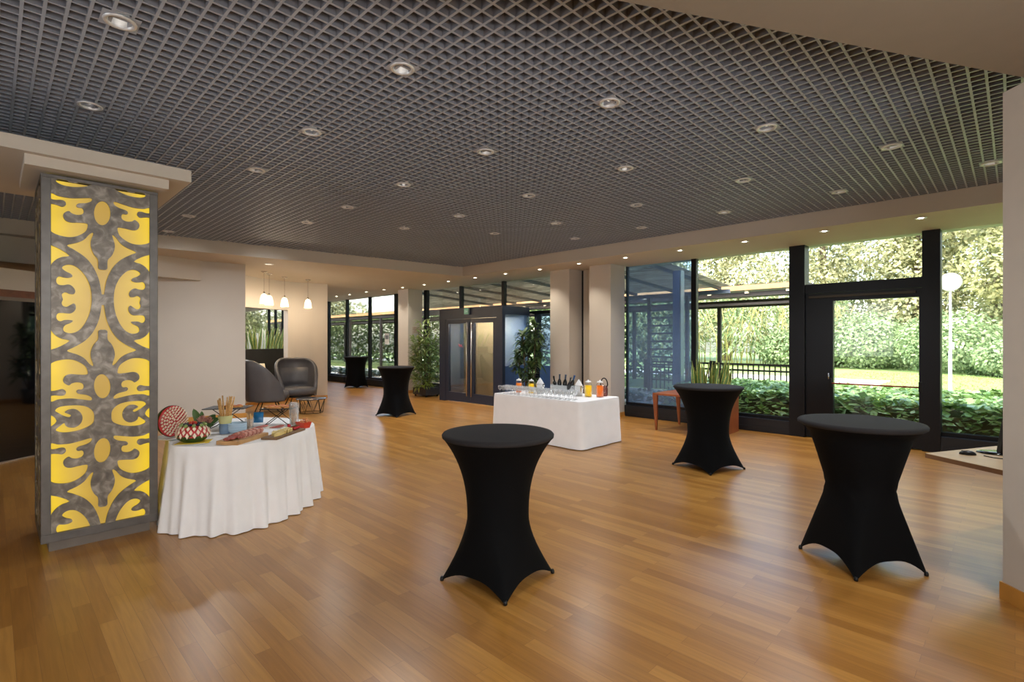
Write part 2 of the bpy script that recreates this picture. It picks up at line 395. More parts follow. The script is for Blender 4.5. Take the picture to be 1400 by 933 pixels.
# centre: behind the vestibule
V0, V1, VT, VZ = -6.975, -5.45, 5.34, 1.5
window(-8.31, sp(583), z0=0.18, left=0.02)
window(sp(583), sp(630), z0=0.18, left=0.05)
window(sp(630), sp(688), z0=1.40, low=False, left=0.05)
window(sp(688), -4.746, z0=1.47, low=False, left=0.055)
m = MB(); hbox(m, V1+.06, -4.746, TG-.02, TG, 0.02, 0.62); struct(m.build('trim_blue_panel', M_bluepan, rot=PHI))
m = MB(); hbox(m, V1+.06, -4.746, TG, TG+.004, 0.62, 1.42); o = struct(m.build('window_blue_pane', M_bluegl, rot=PHI))
m = MB()
for x_ in (sp(713), sp(736)): hbox(m, x_-.03, x_+.03, 5.94, 6.04, 0, 1.47)
hbox(m, V1+.06, -4.746, 5.94, 6.05, 1.42, 1.47)
m.build('frame', M_frame, parent=o)
# slit between the two columns
m = MB(); hbox(m, -4.403, -4.345, 5.90, 5.99, 0, ZS); struct(m.build('window_slit', M_frame, rot=PHI))
# far left bays
pl = [541, 505, 474, 449, 430, 412, 398, 386, 376, 367]
window(sp(541), -8.65, left=0.08)
for a, b in zip(pl[1:], pl[:-1]): window(sp(a), sp(b), left=0.055)
window(-22.2, sp(367), left=.05)
# vestibule
vb = MB()
hbox(vb, V0, V0+.16, VT, VT+.06, 0, VZ); hbox(vb, V1-.13, V1, VT, VT+.06, 0, VZ); hbox(vb, V0+.16, V1-.13, VT, VT+.06, 1.36, VZ)
hbox(vb, V1-.06, V1, VT+.06, 5.94, 1.40, VZ); hbox(vb, V0, V0+.05, VT+.06, 5.94, 1.40, VZ)
hbox(vb, V0, V1, VT, 5.94, VZ, VZ+.03)
ves = struct(vb.build('door_2', M_navy, rot=PHI))
m = MB(); hbox(m, V1-.012, V1-.006, VT+.06, 5.94, 0.62, 1.40); m.build('side_glass', M_bluegl, parent=ves)
m = MB(); hbox(m, V1-.03, V1-.006, VT+.06, 5.94, 0.01, 0.62); m.build('side_panel', M_bluepan, parent=ves)
m = MB(); hbox(m, V0+.006, V0+.012, VT+.06, 5.94, 0.02, 1.40); m.build('side_glass', M_bluegl, parent=ves)
def tiled():
    m_, nt, b = new_mat('beige_tile_reflection'); tc = nt.nodes.new('ShaderNodeTexCoord'); br = nt.nodes.new('ShaderNodeTexBrick')
    br.inputs['Scale'].default_value = 1; br.inputs['Brick Width'].default_value = .62; br.inputs['Row Height'].default_value = .34; br.inputs['Mortar Size'].default_value = .004; br.offset = 0
    br.inputs['Color1'].default_value = (*lin((196, 176, 136)), 1); br.inputs['Color2'].default_value = (*lin((186, 166, 128)), 1); br.inputs['Mortar'].default_value = (*lin((150, 132, 98)), 1)
    mp = nt.nodes.new('ShaderNodeMapping'); mp.inputs['Rotation'].default_value = (PI/2, 0, 0)
    nt.links.new(tc.outputs['Object'], mp.inputs['Vector']); nt.links.new(mp.outputs['Vector'], br.inputs['Vector'])
    nt.links.new(br.outputs['Color'], b.inputs['Base Color']); b.inputs['Roughness'].default_value = 0.5
    b.inputs['Emission Strength'].default_value = 0.0
    return m_
struct(hbox(MB(), V0+.02, V1-.04, 5.86, 5.92, 0, 1.42).build('vestibule_reflection_panel', tiled(), rot=PHI))  # added panel standing in for the room's reflection in the glass doors
mid = s_of(645, VT+.03)
for k, (a, b) in enumerate([(V0+.165, mid-.004), (mid+.004, V1-.135)]):
    m = MB(); y0, y1 = VT+.005, VT+.05
    hbox(m, a, a+.07, y0, y1, .012, 1.355); hbox(m, b-.07, b, y0, y1, .012, 1.355); hbox(m, a+.07, b-.07, y0, y1, 1.285, 1.355); hbox(m, a+.07, b-.07, y0, y1, .012, .16)
    lf = m.build('door_leaf', M_navy, parent=ves)
    m = MB(); hbox(m, a+.07, b-.07, VT+.026, VT+.030, .16, 1.285); m.build('glass', glass('door_glass', (.92, .93, .90), 0.9), parent=lf)
    x_ = (b-.05 if k == 0 else a+.05)*H
    m = MB(); m.tube([(x_, (VT-.03)*H, .12*H), (x_, (VT-.03)*H, 1.30*H)], .016)
    for z_ in (.2, 1.22): m.tube([(x_, (VT-.03)*H, z_*H), (x_, (VT+.01)*H, z_*H)], .012)
    m.build('handle', M_chrome, parent=lf)
    if k == 0:   # small red wave mark on the glass
        sc_ = s_of(629, VT+.02); pts = []
        for i in range(25):
            u = i/24; pts.append(((sc_-.045+.09*u)*H, (VT+.023)*H, (0.93+.018*math.sin(u*2*PI*1.6+1.2)-.012*u)*H))
        MB().tube(pts, .008, 6).build('logo_mark', mat('red_decal', (176, 52, 60), 0.5), parent=lf)
# exit sign
sg = on_t(638, VT-.03, 1.475)
ex = thing('exit_sign', 'small pale green exit sign hanging on the header of the glass double door', 'sign', sg, PHI)
MB().box(-.09, -.02, -.085, .09, .02, .085).build('housing', mat('sign_grey', (96, 110, 104), 0.5), ex, bevel=.004)
MB().box(-.08, -.024, -.075, .08, -.0205, .075).build('face', mat('sign_green', (96, 138, 112), 0.4, emit=((110, 160, 130), .25)), ex)
mm = MB(); mm.tube([(-.03, -.026, .03), (-.03, -.026, -.04)], .006, 6); mm.tube([(.0, -.026, -.01), (.05, -.026, -.01)], .006, 6); mm.tube([(.03, -.026, .012), (.05, -.026, -.01), (.03, -.026, -.032)], .006, 6)
mm.build('pictogram', M_white, ex)
# plaque on the third column and paper on the far window
pq = thing('wall_plaque', 'small beige and red printed plaque on the white column behind the leafy plant', 'sign', RF(-8.31, 5.80, 1.21)+D1*.006, PHI+PI/2)
MB().box(-.17, -.006, -.12, .17, .005, .12).build('board', mat('plaque_beige', (190, 172, 156), 0.6), pq)
mm = MB()
for i, w_ in enumerate((.11, .13, .10, .12)): mm.box(-w_, -.009, .07-i*.045, w_, -.0065, .082-i*.045)
mm.build('print', mat('plaque_red', (140, 82, 70), 0.6), pq)
nt_ = on_t(529, 6.0, 1.05)
nb = thing('paper_notice', 'white sheet of paper taped inside the far glass wall', 'notice', nt_-D2*.0, PHI)
MB().box(-.14, -.004, -.2, .14, 0, .2).build('sheet', mat('paper', (226, 226, 222), .7), nb)
mm = MB(); mm.box(-.10, -.006, -.02, .10, -.0045, .12); mm.build('print', mat('ink_grey', (130, 134, 138), .7), nb)

# ================================================================== DOWNLIGHTS
ORD = ['first', 'second', 'third', 'fourth', 'fifth', 'sixth', 'seventh', 'eighth', 'ninth', 'tenth', 'eleventh', 'twelfth', 'thirteenth', 'fourteenth', 'fifteenth']
def make_down(name, label, loc, r, bm_, flush=False):
    d = thing(name, label, 'ceiling light', loc, 0, None)
    if not flush:
        mb = MB(); n = 32; hs = .092; rows = [[], []]
        for k in range(n):
            a = 2*PI*k/n; c_, s_ = math.cos(a), math.sin(a); q_ = hs/max(abs(c_), abs(s_))
            v = Matrix.Rotation(PHI, 3, 'Z') @ Vector((q_*c_, q_*s_, -.002)); w_ = Matrix.Rotation(PHI, 3, 'Z') @ Vector((r*1.02*c_, r*1.02*s_, -.002))
            rows[0].append(v); rows[1].append(w_)
        mb.grid(rows, close=True, smooth=False); mb.build('mounting_plate', M_grille, d)
    MB().lathe([(r*1.35, -.004), (r*1.3, -.012), (r*1.02, -.012), (r, -.002), (r*.98, .0)], 28, caps=False).build('trim_ring', M_ring, d)
    if flush:
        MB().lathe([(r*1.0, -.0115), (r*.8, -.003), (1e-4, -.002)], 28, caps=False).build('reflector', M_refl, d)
        MB().ball((0, 0, -.008), (r*.6, r*.6, .006), 14, 8).build('bulb', bm_, d)
        return d
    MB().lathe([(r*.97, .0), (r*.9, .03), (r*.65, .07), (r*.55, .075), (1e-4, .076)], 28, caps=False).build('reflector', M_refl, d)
    MB().ball((0, 0, .035), (r*.42, r*.42, .026), 14, 8).build('bulb', bm_, d)
    return d
gp = [(164,29),(550,93),(833,140),(1048,174),(1219,200),(1355,223),
      (123,144),(426,180),(664,207),(855,230),(1016,246),(1147,262),
      (351,232),(552,252),(723,267),(870,280),(990,290),
      (258,295),(475,283),(628,295),(760,305),(877,311),
      (230,316),(420,304),(553,312),(676,319),(786,326)]
rows = [6, 6, 5, 5, 5]
rown = ['nearest', 'second', 'third', 'fourth', 'farthest']
proto = None; i = 0
for ri, n in enumerate(rows):
    for k in range(n):
        loc = T(*gp[i], ZG); i += 1
        lab = 'silver recessed downlight in the grey grille ceiling, %s from the left in the %s row' % (ORD[k], rown[ri])
        if proto is None: proto = make_down('downlight', lab, loc, .062, M_dimbulb); proto['group'] = 'downlights in the grille ceiling'
        else: dup(proto, loc, 0, lab)
sp_px = [(460,405),(478,402.7),(501,399),(525,396),(550.5,393),(580,389),(613,384.5),(649.6,379.6),(691,374),(738,368),(791.5,360),(855,352),(929.5,342),(1018,330),(1127,315.5),(1259,297.5)]
proto = None
for k, (a, b) in enumerate(sp_px[::-1]):
    loc = T(a, b, ZS)
    loc.z = ZS*H-.001
    lab = 'small lit spotlight in the soffit beside the glass wall, %s from the right' % (ORD[k] if k < 15 else 'last')
    if proto is None: proto = make_down('spotlight', lab, loc, .05, M_bulb, True); proto['group'] = 'spotlights along the glass wall'
    else: dup(proto, loc, 0, lab)
    l = bpy.data.lights.new('spot_lamp', 'SPOT'); l.energy = 34; l.spot_size = math.radians(110); l.spot_blend = 1; l.color = (1, .9, .76); l.shadow_soft_size = .04
    lo = bpy.data.objects.new('spot_lamp', l); COL.objects.link(lo); lo.location = loc-Vector((0, 0, .06))
make_down('spotlight', 'unlit recessed spotlight in the lounge ceiling above the pendant lamps', T(368, 361, ZS), .07, M_dimbulb, True)

# ================================================================== LIT COLUMN
def plate_mesh():
    SC = -3.235
    def pan(px, py):
        r = (px-CX)/F; Y = SC/(D1.x*r+D1.y); v = Vector((r*Y, Y)); z = 1+(CY-py)*Y/F
        return (v.dot(D2.xy)-0.162, z)
    ZA = lambda x, y: pan(50+x/3.5235, 235+y/3.5235)
    ZB = lambda x, y: pan(50+x/3.453, 480+y/3.4556)
    C = pan(50+306/3.5235, 235+200/3.5235)[0]       # symmetry axis
    C2 = pan(50+311/3.453, 480+440/3.4556)[0]; C = (C+C2)/2
    W, Z0, Z1 = 0.457, 0.05, 1.785
    C = W/2 if abs(C-W/2) < .02 else C
    dxa = C-ZA(306, 400)[0]
    fix = lambda pts, Z: [(Z(*p)[0]+C-Z(306 if Z is ZA else 311, p[1])[0], Z(*p)[1]) for p in pts]
    a2 = fix([(44,103),(60,100),(85,112),(110,118),(150,124),(200,124),(248,124),(250,138),(225,148),(188,150),(177,160),(186,170),(205,173),(213,188),(205,202),(180,205),(155,197),(140,186),(118,196),(113,212),(125,232),(150,242),(190,243),(228,247),(232,262),(222,285),(195,302),(160,312),(120,310),(75,297),(50,280),(40,262),(40,200),(41,157),(60,152),(85,158),(110,166),(127,155),(120,138),(100,132),(75,132),(55,127),(44,115)], ZA)
    oval = fix([(303+40*math.cos(k*PI/10), 197+58*math.sin(k*PI/10)) for k in range(20)], ZA)
    a4 = fix([(306,592),(300,590),(292,540),(280,500),(258,455),(230,420),(200,395),(160,370),(132,352),(180,340),(215,325),(240,300),(256,291),(259,300),(248,330),(248,360),(262,395),(281,418),(284,440),(284,462),(295,470),(306,471)], ZA)
    a5 = fix([(40,352),(60,354),(100,372),(145,403),(110,408),(80,420),(58,440),(48,458),(41,440)], ZA)
    a6 = fix([(108,462),(120,450),(145,446),(175,455),(205,480),(230,515),(247,560),(252,616),(245,670),(228,715),(205,750),(180,770),(150,778),(122,772),(113,758),(122,740),(150,728),(160,718),(145,714),(120,714),(100,720),(85,713),(80,697),(88,682),(110,680),(150,682),(172,665),(174,645),(165,634),(150,640),(130,650),(112,645),(106,630),(112,615),(108,600),(108,588),(125,580),(145,588),(165,588),(172,573),(160,553),(140,542),(115,545),(92,543),(80,530),(82,512),(95,503),(115,508),(140,510),(158,503),(150,490),(125,478)], ZA)
    eye = fix([(85,283),(105,266),(150,259),(200,258),(240,267),(266,290),(270,318),(264,342),(235,362),(190,378),(140,386),(105,384),(88,374),(108,356),(128,342),(134,354),(152,363),(180,362),(205,345),(215,318),(205,292),(180,276),(150,278),(130,291),(150,300),(160,306),(150,314),(122,306),(102,295)], ZB)
    dia = fix([(58,310),(75,310),(92,332),(75,352),(60,355)], ZB)
    v0 = ZA(306, 616)[1]; v1 = ZB(311, 319)[1]; per = 2*(v0-v1)
    holes = []
    sm = lambda p, n=4: [tuple(v) for v in catmull(p, n, True)]
    mir = lambda p: [(2*C-x, z) for x, z in p]
    flip = lambda p, v: [(x, 2*v-z) for x, z in p]
    sh = lambda p, d: [(x, z+d) for x, z in p]
    half = catmull(a4[1:-1], 3)
    a4f = [tuple(v) for v in half]; a4f = a4f+[(2*C-x, z) for x, z in a4f[::-1]]
    a2s, a5s, a6s, es, ds, os_ = sm(a2), sm(a5, 2), sm(a6), sm(eye), sm(dia, 2), sm(oval, 2)
    unit = []                                     # in the first orientation
    for q_ in (a2s, a5s): unit += [q_, mir(q_)]
    unit += [os_, a4f]
    mid_ = [a6s, mir(a6s)]; eyes = [es, mir(es), ds, mir(ds)]
    for q_ in unit: holes += [q_, flip(q_, v0), sh(q_, -per), sh(flip(q_, v0), per)]
    for q_ in mid_: holes += [q_, sh(q_, -per), sh(q_, per)]
    for q_ in eyes: holes += [q_, sh(q_, per)]
    fr = 0.036                                    # frame width round the cut-out field
    x0, x1, y0, y1 = fr, W-fr, Z0+fr*1.1, Z1-.016
    holes = [h for h in holes if any(x0 < a < x1 and y0 < b < y1 for a, b in h)]
    vs = [Vector(p) for p in ((0, Z0), (W, Z0), (W, Z1), (0, Z1), (x0, y0), (x1, y0), (x1, y1), (x0, y1))]
    es_ = [(0,1),(1,2),(2,3),(3,0),(4,5),(5,6),(6,7),(7,4)]
    for h in holes:
        b = len(vs); vs += [Vector(p) for p in h]; es_ += [(b+i, b+(i+1) % len(h)) for i in range(len(h))]
    ov, oe, of, *_ = delaunay_2d_cdt(vs, es_, [], 0, 1e-5)
    bbs = [(min(p[0] for p in h), max(p[0] for p in h), min(p[1] for p in h), max(p[1] for p in h)) for h in holes]
    def inside(pt, h):
        c = False; x, y = pt; j = len(h)-1
        for i in range(len(h)):
            if (h[i][1] > y) != (h[j][1] > y) and x < (h[j][0]-h[i][0])*(y-h[i][1])/(h[j][1]-h[i][1])+h[i][0]: c = not c
            j = i
        return c
    keep = []
    for f in of:
        c = sum((ov[i] for i in f), Vector((0, 0)))/len(f)
        if not (x0 < c.x < x1 and y0 < c.y < y1): continue
        if any(b[0] < c.x < b[1] and b[2] < c.y < b[3] and inside(c, h) for b, h in zip(bbs, holes)): continue
        keep.append(tuple(f))
    cnt = {}
    for f in keep:
        for i in range(len(f)):
            e = (f[i], f[(i+1) % len(f)]); cnt[frozenset(e)] = cnt.get(frozenset(e), 0)+1
    mb = MB(); n = len(ov); dp = .012
    pts = [(v.x*H, 0, v.y*H) for v in ov]+[(v.x*H, dp, v.y*H) for v in ov]
    fs = []
    for f in keep:
        fs.append(f); fs.append(tuple(n+i for i in f[::-1]))
        for i in range(len(f)):
            a, b = f[i], f[(i+1) % len(f)]
            if cnt[frozenset((a, b))] == 1: fs.append((b, a, n+a, n+b))
    used = sorted({i for f in fs for i in f}); ix = {v: k for k, v in enumerate(used)}
    mb.add([pts[i] for i in used], [tuple(ix[i] for i in f) for f in fs])
    return mb, (x0, x1, y0, y1, W, Z0, Z1)
pm, (fx0, fx1, fz0, fz1, CWd, CZ0, CZ1) = plate_mesh()
# local frame: x along the front face (room +t), y into the column, origin at the front-left corner on the floor
lit = thing('illuminated_column', 'square column clad in grey metal scrollwork over glowing yellow panels', 'column', RF(-3.235, 0.162), PHI+PI/2)
lit['kind'] = 'thing'
w = CWd*H
def face_xf(k): return Matrix.Translation((w/2, w/2, 0)) @ Matrix.Rotation(k*PI/2, 4, 'Z') @ Matrix.Translation((-w/2, -w/2, 0))
pl0 = None
for k in range(4):
    if pl0 is None:
        pm.M = Matrix.Identity(4)
        pl0 = pm.build('scrollwork_plate', M_patina, lit); cur = pl0
        cur.location = (0, .004, 0)
        f_ = MB(); 
        f_.prism([(0, 0), (w, 0), (w-.012, .03), (.012, .03)], CZ0*H, fz0*H); f_.prism([(0, 0), (w, 0), (w-.012, .03), (.012, .03)], fz1*H, CZ1*H)
        f_.box(.001, 0, fz0*H, fx0*H, .02, fz1*H); f_.box(fx1*H, 0, fz0*H, w-.001, .02, fz1*H)
        fr0 = f_.build('frame', mat('steel_grey_frame', (96, 91, 86), .4, metal=.5, var=.15, scale=12), lit, bevel=.002)
        gp0 = MB().box(.04, .035, (CZ0+.02)*H, w-.04, .04, (CZ1-.02)*H).build('glowing_panel', M_glow, lit)
        base3 = [(pl0, Matrix.Translation((0, .004, 0))), (fr0, Matrix.Identity(4)), (gp0, Matrix.Identity(4))]
    else:
        for src, lm in base3:
            c = src.copy(); COL.objects.link(c); c.parent = lit; c.matrix_basis = face_xf(k) @ lm
MB().box(.05, .05, 0, w-.05, w-.05, CZ0*H+.002).build('plinth', mat('plinth_brown', (116, 106, 96), .5), lit)
MB().box(.06, .06, CZ0*H, w-.06, w-.06, CZ1*H+.01).build('core', M_plenum, lit)

# ================================================================== COCKTAIL TABLES
def cover(R0, rw, Rf, hgt, pinch, arch, zw=0.60, rwz=None):
    """stretch cover: round top, narrow waist, pulled out to four feet"""
    mb = MB(); rows = []; n = 64; m = 26
    for i in range(m+1):
        v = i/m; row = []
        for k in range(n):
            a = 2*PI*k/n
            q_ = abs(math.sin(2*a))                      # 0 at the feet, 1 midway
            foot = (1-q_)**1.5
            hem_r = Rf*(0.62+0.38*foot) if True else 0
            # straight edge between two feet, a bit hollow
            am = (a+PI/4) % (PI/2)-PI/4
            lnr = Rf*math.cos(PI/4)/math.cos(PI/4-abs(am))
            hem_r = lnr*(0.985-0.05*q_)
            hem_z = arch*math.sin(min(1, q_)*PI/2)**0.8
            z = hgt*(1-v)+hem_z*v
            zz = v/zw
            if pinch:
                r = R0*0.86+(rw-R0*0.86)*zz if v < zw else rw+(hem_r-rw)*((v-zw)/(1-zw))
                if v < 0.06: r = R0+(R0*0.86-R0)*(v/0.06)+(rw-R0*.86)*zz
                if abs(v-zw) < .06: r += .006
            else:
                if v < zw:
                    r = rw+(R0-rw)*(1-zz)**2.6
                else:
                    u = (v-zw)/(1-zw); r = rw+(hem_r-rw)*u**1.35
                    if u > .9: r += 0
            row.append((r*math.cos(a), r*math.sin(a), z))
        rows.append(row)
    mb.grid(rows, close=True)
    return mb
def cocktail(label, center, hgt, R0, rw, Rf, ang, pinch=False, arch=.12, zw=.6):
    t_ = thing('cocktail_table', label, 'table', WH(*center), ang, 'cocktail tables in black stretch covers')
    cover(R0*.985, rw, Rf, hgt-.03, pinch, arch, zw).build('stretch_cover', M_black, t_)
    MB().lathe([(R0*.97, hgt-.036), (R0, hgt-.028), (R0+.002, hgt-.012), (R0*.985, hgt-.002), (R0*.9, hgt), (1e-4, hgt)], 64).build('table_top', M_blacktop, t_)
    for k in range(4):
        a = k*PI/2
        MB().lathe([(.011, 0), (.014, .003), (.014, .018), (.008, .03)], 12, (Rf*.962*math.cos(a), Rf*.962*math.sin(a), 0)).build('foot', M_blackmetal, t_)
    return t_
cocktail('black stretch-covered cocktail table standing alone in front of the long white bar', (-.059, 2.17), .614*H, .2355*H, .130*H, .245*H, math.atan2(-.258, .037), arch=.085)
cocktail('black hourglass-shaped cocktail table with pinched waist near the desk', (1.575, 2.32), .638*H, .246*H, .128*H, .245*H, math.atan2(-.19, -.144), pinch=True, arch=.115, zw=.46)
cocktail('black covered cocktail table hiding the red wood side table with the snake plant', (1.554, 4.06), .645*H, .262*H, .155*H, .275*H, math.atan2(-.286, -.088), arch=.075, zw=.58)
cocktail('black covered cocktail table in front of the leafy plant by the glass doors', (-1.57, 6.93), .655*H, .245*H, .165*H, .27*H, math.radians(-75), arch=.06, zw=.55)
cocktail('black covered cocktail table farthest away, close to the far glass wall', (-3.36, 11.05), .665*H, .255*H, .185*H, .25*H, math.radians(-70), arch=.06, zw=.5)

# ================================================================== TABLECLOTHS
def draped(outline, ztop, label, amp, nf, seed, flare=.03, name='tablecloth', sharp=None, hem=0.006):
    rr = random.Random(seed)
    pts = outline; n = len(pts)
    per = [0]
    for i in range(n): per.append(per[-1]+(pts[(i+1) % n]-pts[i]).length)
    L = per[-1]; ph = [rr.uniform(0, 6.28) for _ in range(6)]
    cen = sum(pts, Vector((0, 0)))/n
    mb = MB(); rows = []; M_ = 22
    for j in range(M_+1):
        v = j/M_; row = []
        for i in range(n):
            d = (pts[(i+1) % n]-pts[i-1]).normalized(); nn = Vector((d.y, -d.x))
            u = per[i]/L*2*PI
            wv = math.sin(u*nf+ph[0]+1.3*math.sin(u*3+ph[1]))*.62+math.sin(u*nf*1.73+ph[2]+.9*math.sin(2*u+ph[4]))*.38
            k = (max(0, v-.06)/.94)**.8
            off = flare*v**1.1+amp*wv*k
            q_ = pts[i]+nn*(off+.006*(1-(1-min(1, v*14))**2))
            z = ztop*(1-v)+hem*v
            if v < .001: z = ztop
            row.append((q_.x, q_.y, z))
        rows.append(row)
    mb.grid(rows, close=True)
    b = len(mb.v); 
    mb.add([(p_.x, p_.y, ztop) for p_ in pts], [tuple(range(n))])
    o = mb.build(name, M_cloth); return o
ol = catmull([(-1.80, 2.70), (-1.68, 2.645), (-1.557, 2.645), (-1.437, 2.68), (-1.34, 2.79), (-1.28, 2.95), (-1.262, 3.10), (-1.285, 3.32), (-1.367, 3.468), (-1.511, 3.585), (-1.72, 3.66), (-1.95, 3.62), (-2.10, 3.50), (-2.17, 3.33), (-2.11, 3.14), (-1.97, 2.94)], 22, True)
ol = [v.xy*H for v in ol]
ZT = .4545*H
bc = draped(ol, ZT, '', .046, 24, 3, .05)
tag(bc, 'white floor-length cloth hanging in folds on the round food table', 'tablecloth')
ZB_ = .44*H
def rrect(x0, x1, y0, y1, r, n=8, m=40):
    out = []
    for cx_, cy_, a0 in ((x1-r, y0+r, -90), (x1-r, y1-r, 0), (x0+r, y1-r, 90), (x0+r, y0+r, 180)):
        for k in range(n+1):
            a = math.radians(a0+90*k/n); out.append(Vector((cx_+r*math.cos(a), cy_+r*math.sin(a))))
    res = []
    for i in range(len(out)):
        a, b = out[i], out[(i+1) % len(out)]; k = max(1, int((b-a).length/.04))
        res += [a+(b-a)*j/k for j in range(k)]
    return res
rp = rrect(-3.99, -2.82, 3.765, 4.42, .05)
rp = [Vector((RF(v.x, v.y).x, RF(v.x, v.y).y)) for v in rp]
bb = draped(rp, ZB_, '', .011, 9, 11, .035, hem=.012)
tag(bb, 'smooth white cloth covering the long drinks bar', 'tablecloth')

# ================================================================== FOOD TABLE
def vary(c, n=3): return c
M_rind = mat('green_rind', (44, 74, 26), .35, var=.45, scale=14)
M_flesh = mat('watermelon_flesh', (196, 60, 62), .4, var=.25, scale=30)
M_petal = mat('pale_carved_rind', (236, 222, 196), .5, var=.06, scale=30)
M_stick = mat('breadstick', (206, 158, 96), .7, var=.2, scale=40)
M_bread = mat('pizza_crust', (206, 142, 78), .7, var=.25, scale=60)
M_tom = mat('tomato_red', (186, 52, 30), .35, var=.2, scale=60)
M_slate = mat('black_slate', (34, 34, 36), .5)
M_green = mat('herb_green', (74, 104, 44), .5, var=.3, scale=40)
M_board = mat('light_wood_board', (190, 146, 94), .55, var=.15, scale=12)
M_dkboard = mat('brown_wood_board', (122, 92, 62), .55, var=.2, scale=12)
def plate(name, label, cat, loc, r, m_=None):
    return tag(MB().lathe([(r*.55, 0), (r*.6, .004), (r, .016), (r*.995, .019), (r*.6, .009), (1e-4, .008)], 36).build(name, m_ or M_white, loc=loc), label, cat)
# half watermelon standing on its plate
p_ = T(236, 600, .4545); plate('plate', 'white round plate under the half watermelon', 'plate', p_, .155)
wm = thing('carved_watermelon', 'halved watermelon standing upright with scaly carved pink face', 'watermelon', p_+Vector((0, 0, .012)), math.radians(-24))
R_ = .145
mb = MB()   # +x is the cut face; hemisphere behind
rows = []
for i in range(13):
    a = PI/2*i/12; rows.append([(-.115*math.sin(a) if i else 0, R_*.92*math.cos(a)*math.cos(b) if i < 12 else 0, R_+.005+R_*math.cos(a)*math.sin(b) if i < 12 else R_+.005) for b in [2*PI*k/36 for k in range(36)]])
mb.grid(rows, close=True); mb.build('rind', M_rind, wm)
mb = MB(); rows = []
for i in range(9):
    a = PI/2*i/8; rows.append([(.003+.03*math.sin(a), R_*.9*math.cos(a)*math.cos(b) if i < 8 else 0, R_+.005+R_*.98*math.cos(a)*math.sin(b) if i < 8 else R_+.005) for b in [2*PI*k/36 for k in range(36)]])
mb.grid(rows, close=True); mb.build('flesh', M_flesh, wm)
mb = MB(); rr = random.Random(5)
for ring in range(1, 7):
    rad = ring/6.4*.98; nn = max(4, int(ring*4.4))
    for k in range(nn):
        b = 2*PI*(k+.5*(ring % 2))/nn; y_ = R_*.86*rad*math.cos(b); z_ = R_+.005+R_*.94*rad*math.sin(b); x_ = .002+.03*math.sqrt(max(0, 1-rad*rad))
        if z_ < R_*.55 and rr.random() < .25: continue
        o_ = Vector((x_+.012, y_, z_)); up = Vector((.2, math.cos(b)*.3, 1)).normalized(); sd = Vector((0, 1, 0))
        l_ = .019; w_ = .0125
        mb.add([o_-up*l_*.6, o_+sd*w_+Vector((.006, 0, 0)), o_+up*l_+Vector((.012, 0, 0)), o_-sd*w_+Vector((.006, 0, 0)), o_-Vector((.012, 0, 0))], [(0,1,2,3),(0,4,1),(1,4,2),(2,4,3),(3,4,0)])
mb.build('carved_petals', M_petal, wm)
# watermelon basket with berries, on a plate with a yellow napkin
p_ = T(264, 607, .4545)
plate('plate', 'white round plate under the carved watermelon bowl', 'plate', p_, .15)
tag(MB().prism([(-.10, -.13), (.15, -.07), (.115, .10), (-.12, .06)], 0, .004).build('napkin', mat('yellow_napkin', (232, 196, 60), .8, var=.1), loc=p_+Vector((.005, 0, .0165)), rot=.15), 'folded yellow paper napkin under the carved watermelon bowl', 'napkin')
wb = thing('carved_watermelon', 'low carved watermelon bowl with red and white zigzag petals and berries on top', 'watermelon', p_+Vector((0, 0, .021)), .3)
mb = MB(); rows = []
for i in range(8):
    row = []
    for k in range(48):
        b = 2*PI*k/48; zz = i/7; top = .066+.014*(1 if k % 6 < 3 else -1)*(1-abs((k % 6)-2.5)/3.2)
        r_ = .075+.055*math.sin(min(1, zz*1.05)*PI/2)
        row.append((r_*1.0*math.cos(b), r_*.9*math.sin(b), top*zz))
    rows.append(row)
mb.grid(rows, close=True); mb.add([(0.075*math.cos(2*PI*k/48), .0675*math.sin(2*PI*k/48), 0) for k in range(48)], [tuple(range(47, -1, -1))]); mb.build('rind', M_rind, wb)
mb = MB(); mb.lathe([(.126, .045), (.13, .07), (.12, .1), (.09, .132), (.05, .142), (1e-4, .143)], 40, sy=.9); mb.build('flesh', M_flesh, wb)
mb = MB()
for lev, (rad, z_, n_) in enumerate(((.128, .064, 15), (.124, .094, 15), (.102, .122, 15))):
    for k in range(n_):
        b = 2*PI*(k+.5*(lev % 2))/n_; o_ = Vector((rad*math.cos(b), rad*.9*math.sin(b), z_)); dn = Vector((math.cos(b), math.sin(b), 0)); sd = Vector((-math.sin(b), math.cos(b), 0)); up = (Vector((0, 0, 1))-dn*(.3+.3*lev)).normalized()
        l_ = .027; w_ = .0145
        mb.add([o_-up*l_, o_+sd*w_+dn*.006, o_+up*l_+dn*.012, o_-sd*w_+dn*.006], [(0,1,2,3)]); mb.add([o_-up*l_, o_+sd*w_+dn*.006, o_+up*l_+dn*.012, o_-sd*w_+dn*.006, o_-dn*.012], [(0,4,1),(1,4,2),(2,4,3),(3,4,0)])
mb.build('carved_petals', M_petal, wb)
for k in range(14):
    b = 2*PI*k/14; c_ = Vector((.062*math.cos(b), .056*math.sin(b), .021+.15)) + p_
    tag(MB().ball((0, 0, 0), .0125, 10, 7).build('blueberry', mat('blueberry', (26, 28, 48), .4), loc=c_), 'dark blueberry in the ring on top of the carved watermelon bowl', 'berry', 'blueberries on the watermelon bowl')
for k in range(3):
    tag(MB().lathe([(1e-4, 0), (.014, .006), (.017, .014), (.01, .03), (1e-4, .036)], 12).build('strawberry', M_tom, loc=p_+Vector((.02*math.cos(k*2.1), .02*math.sin(k*2.1), .021+.143)), rot=k), 'red strawberry heaped in the middle of the carved watermelon bowl', 'berry', 'strawberries on the watermelon bowl')
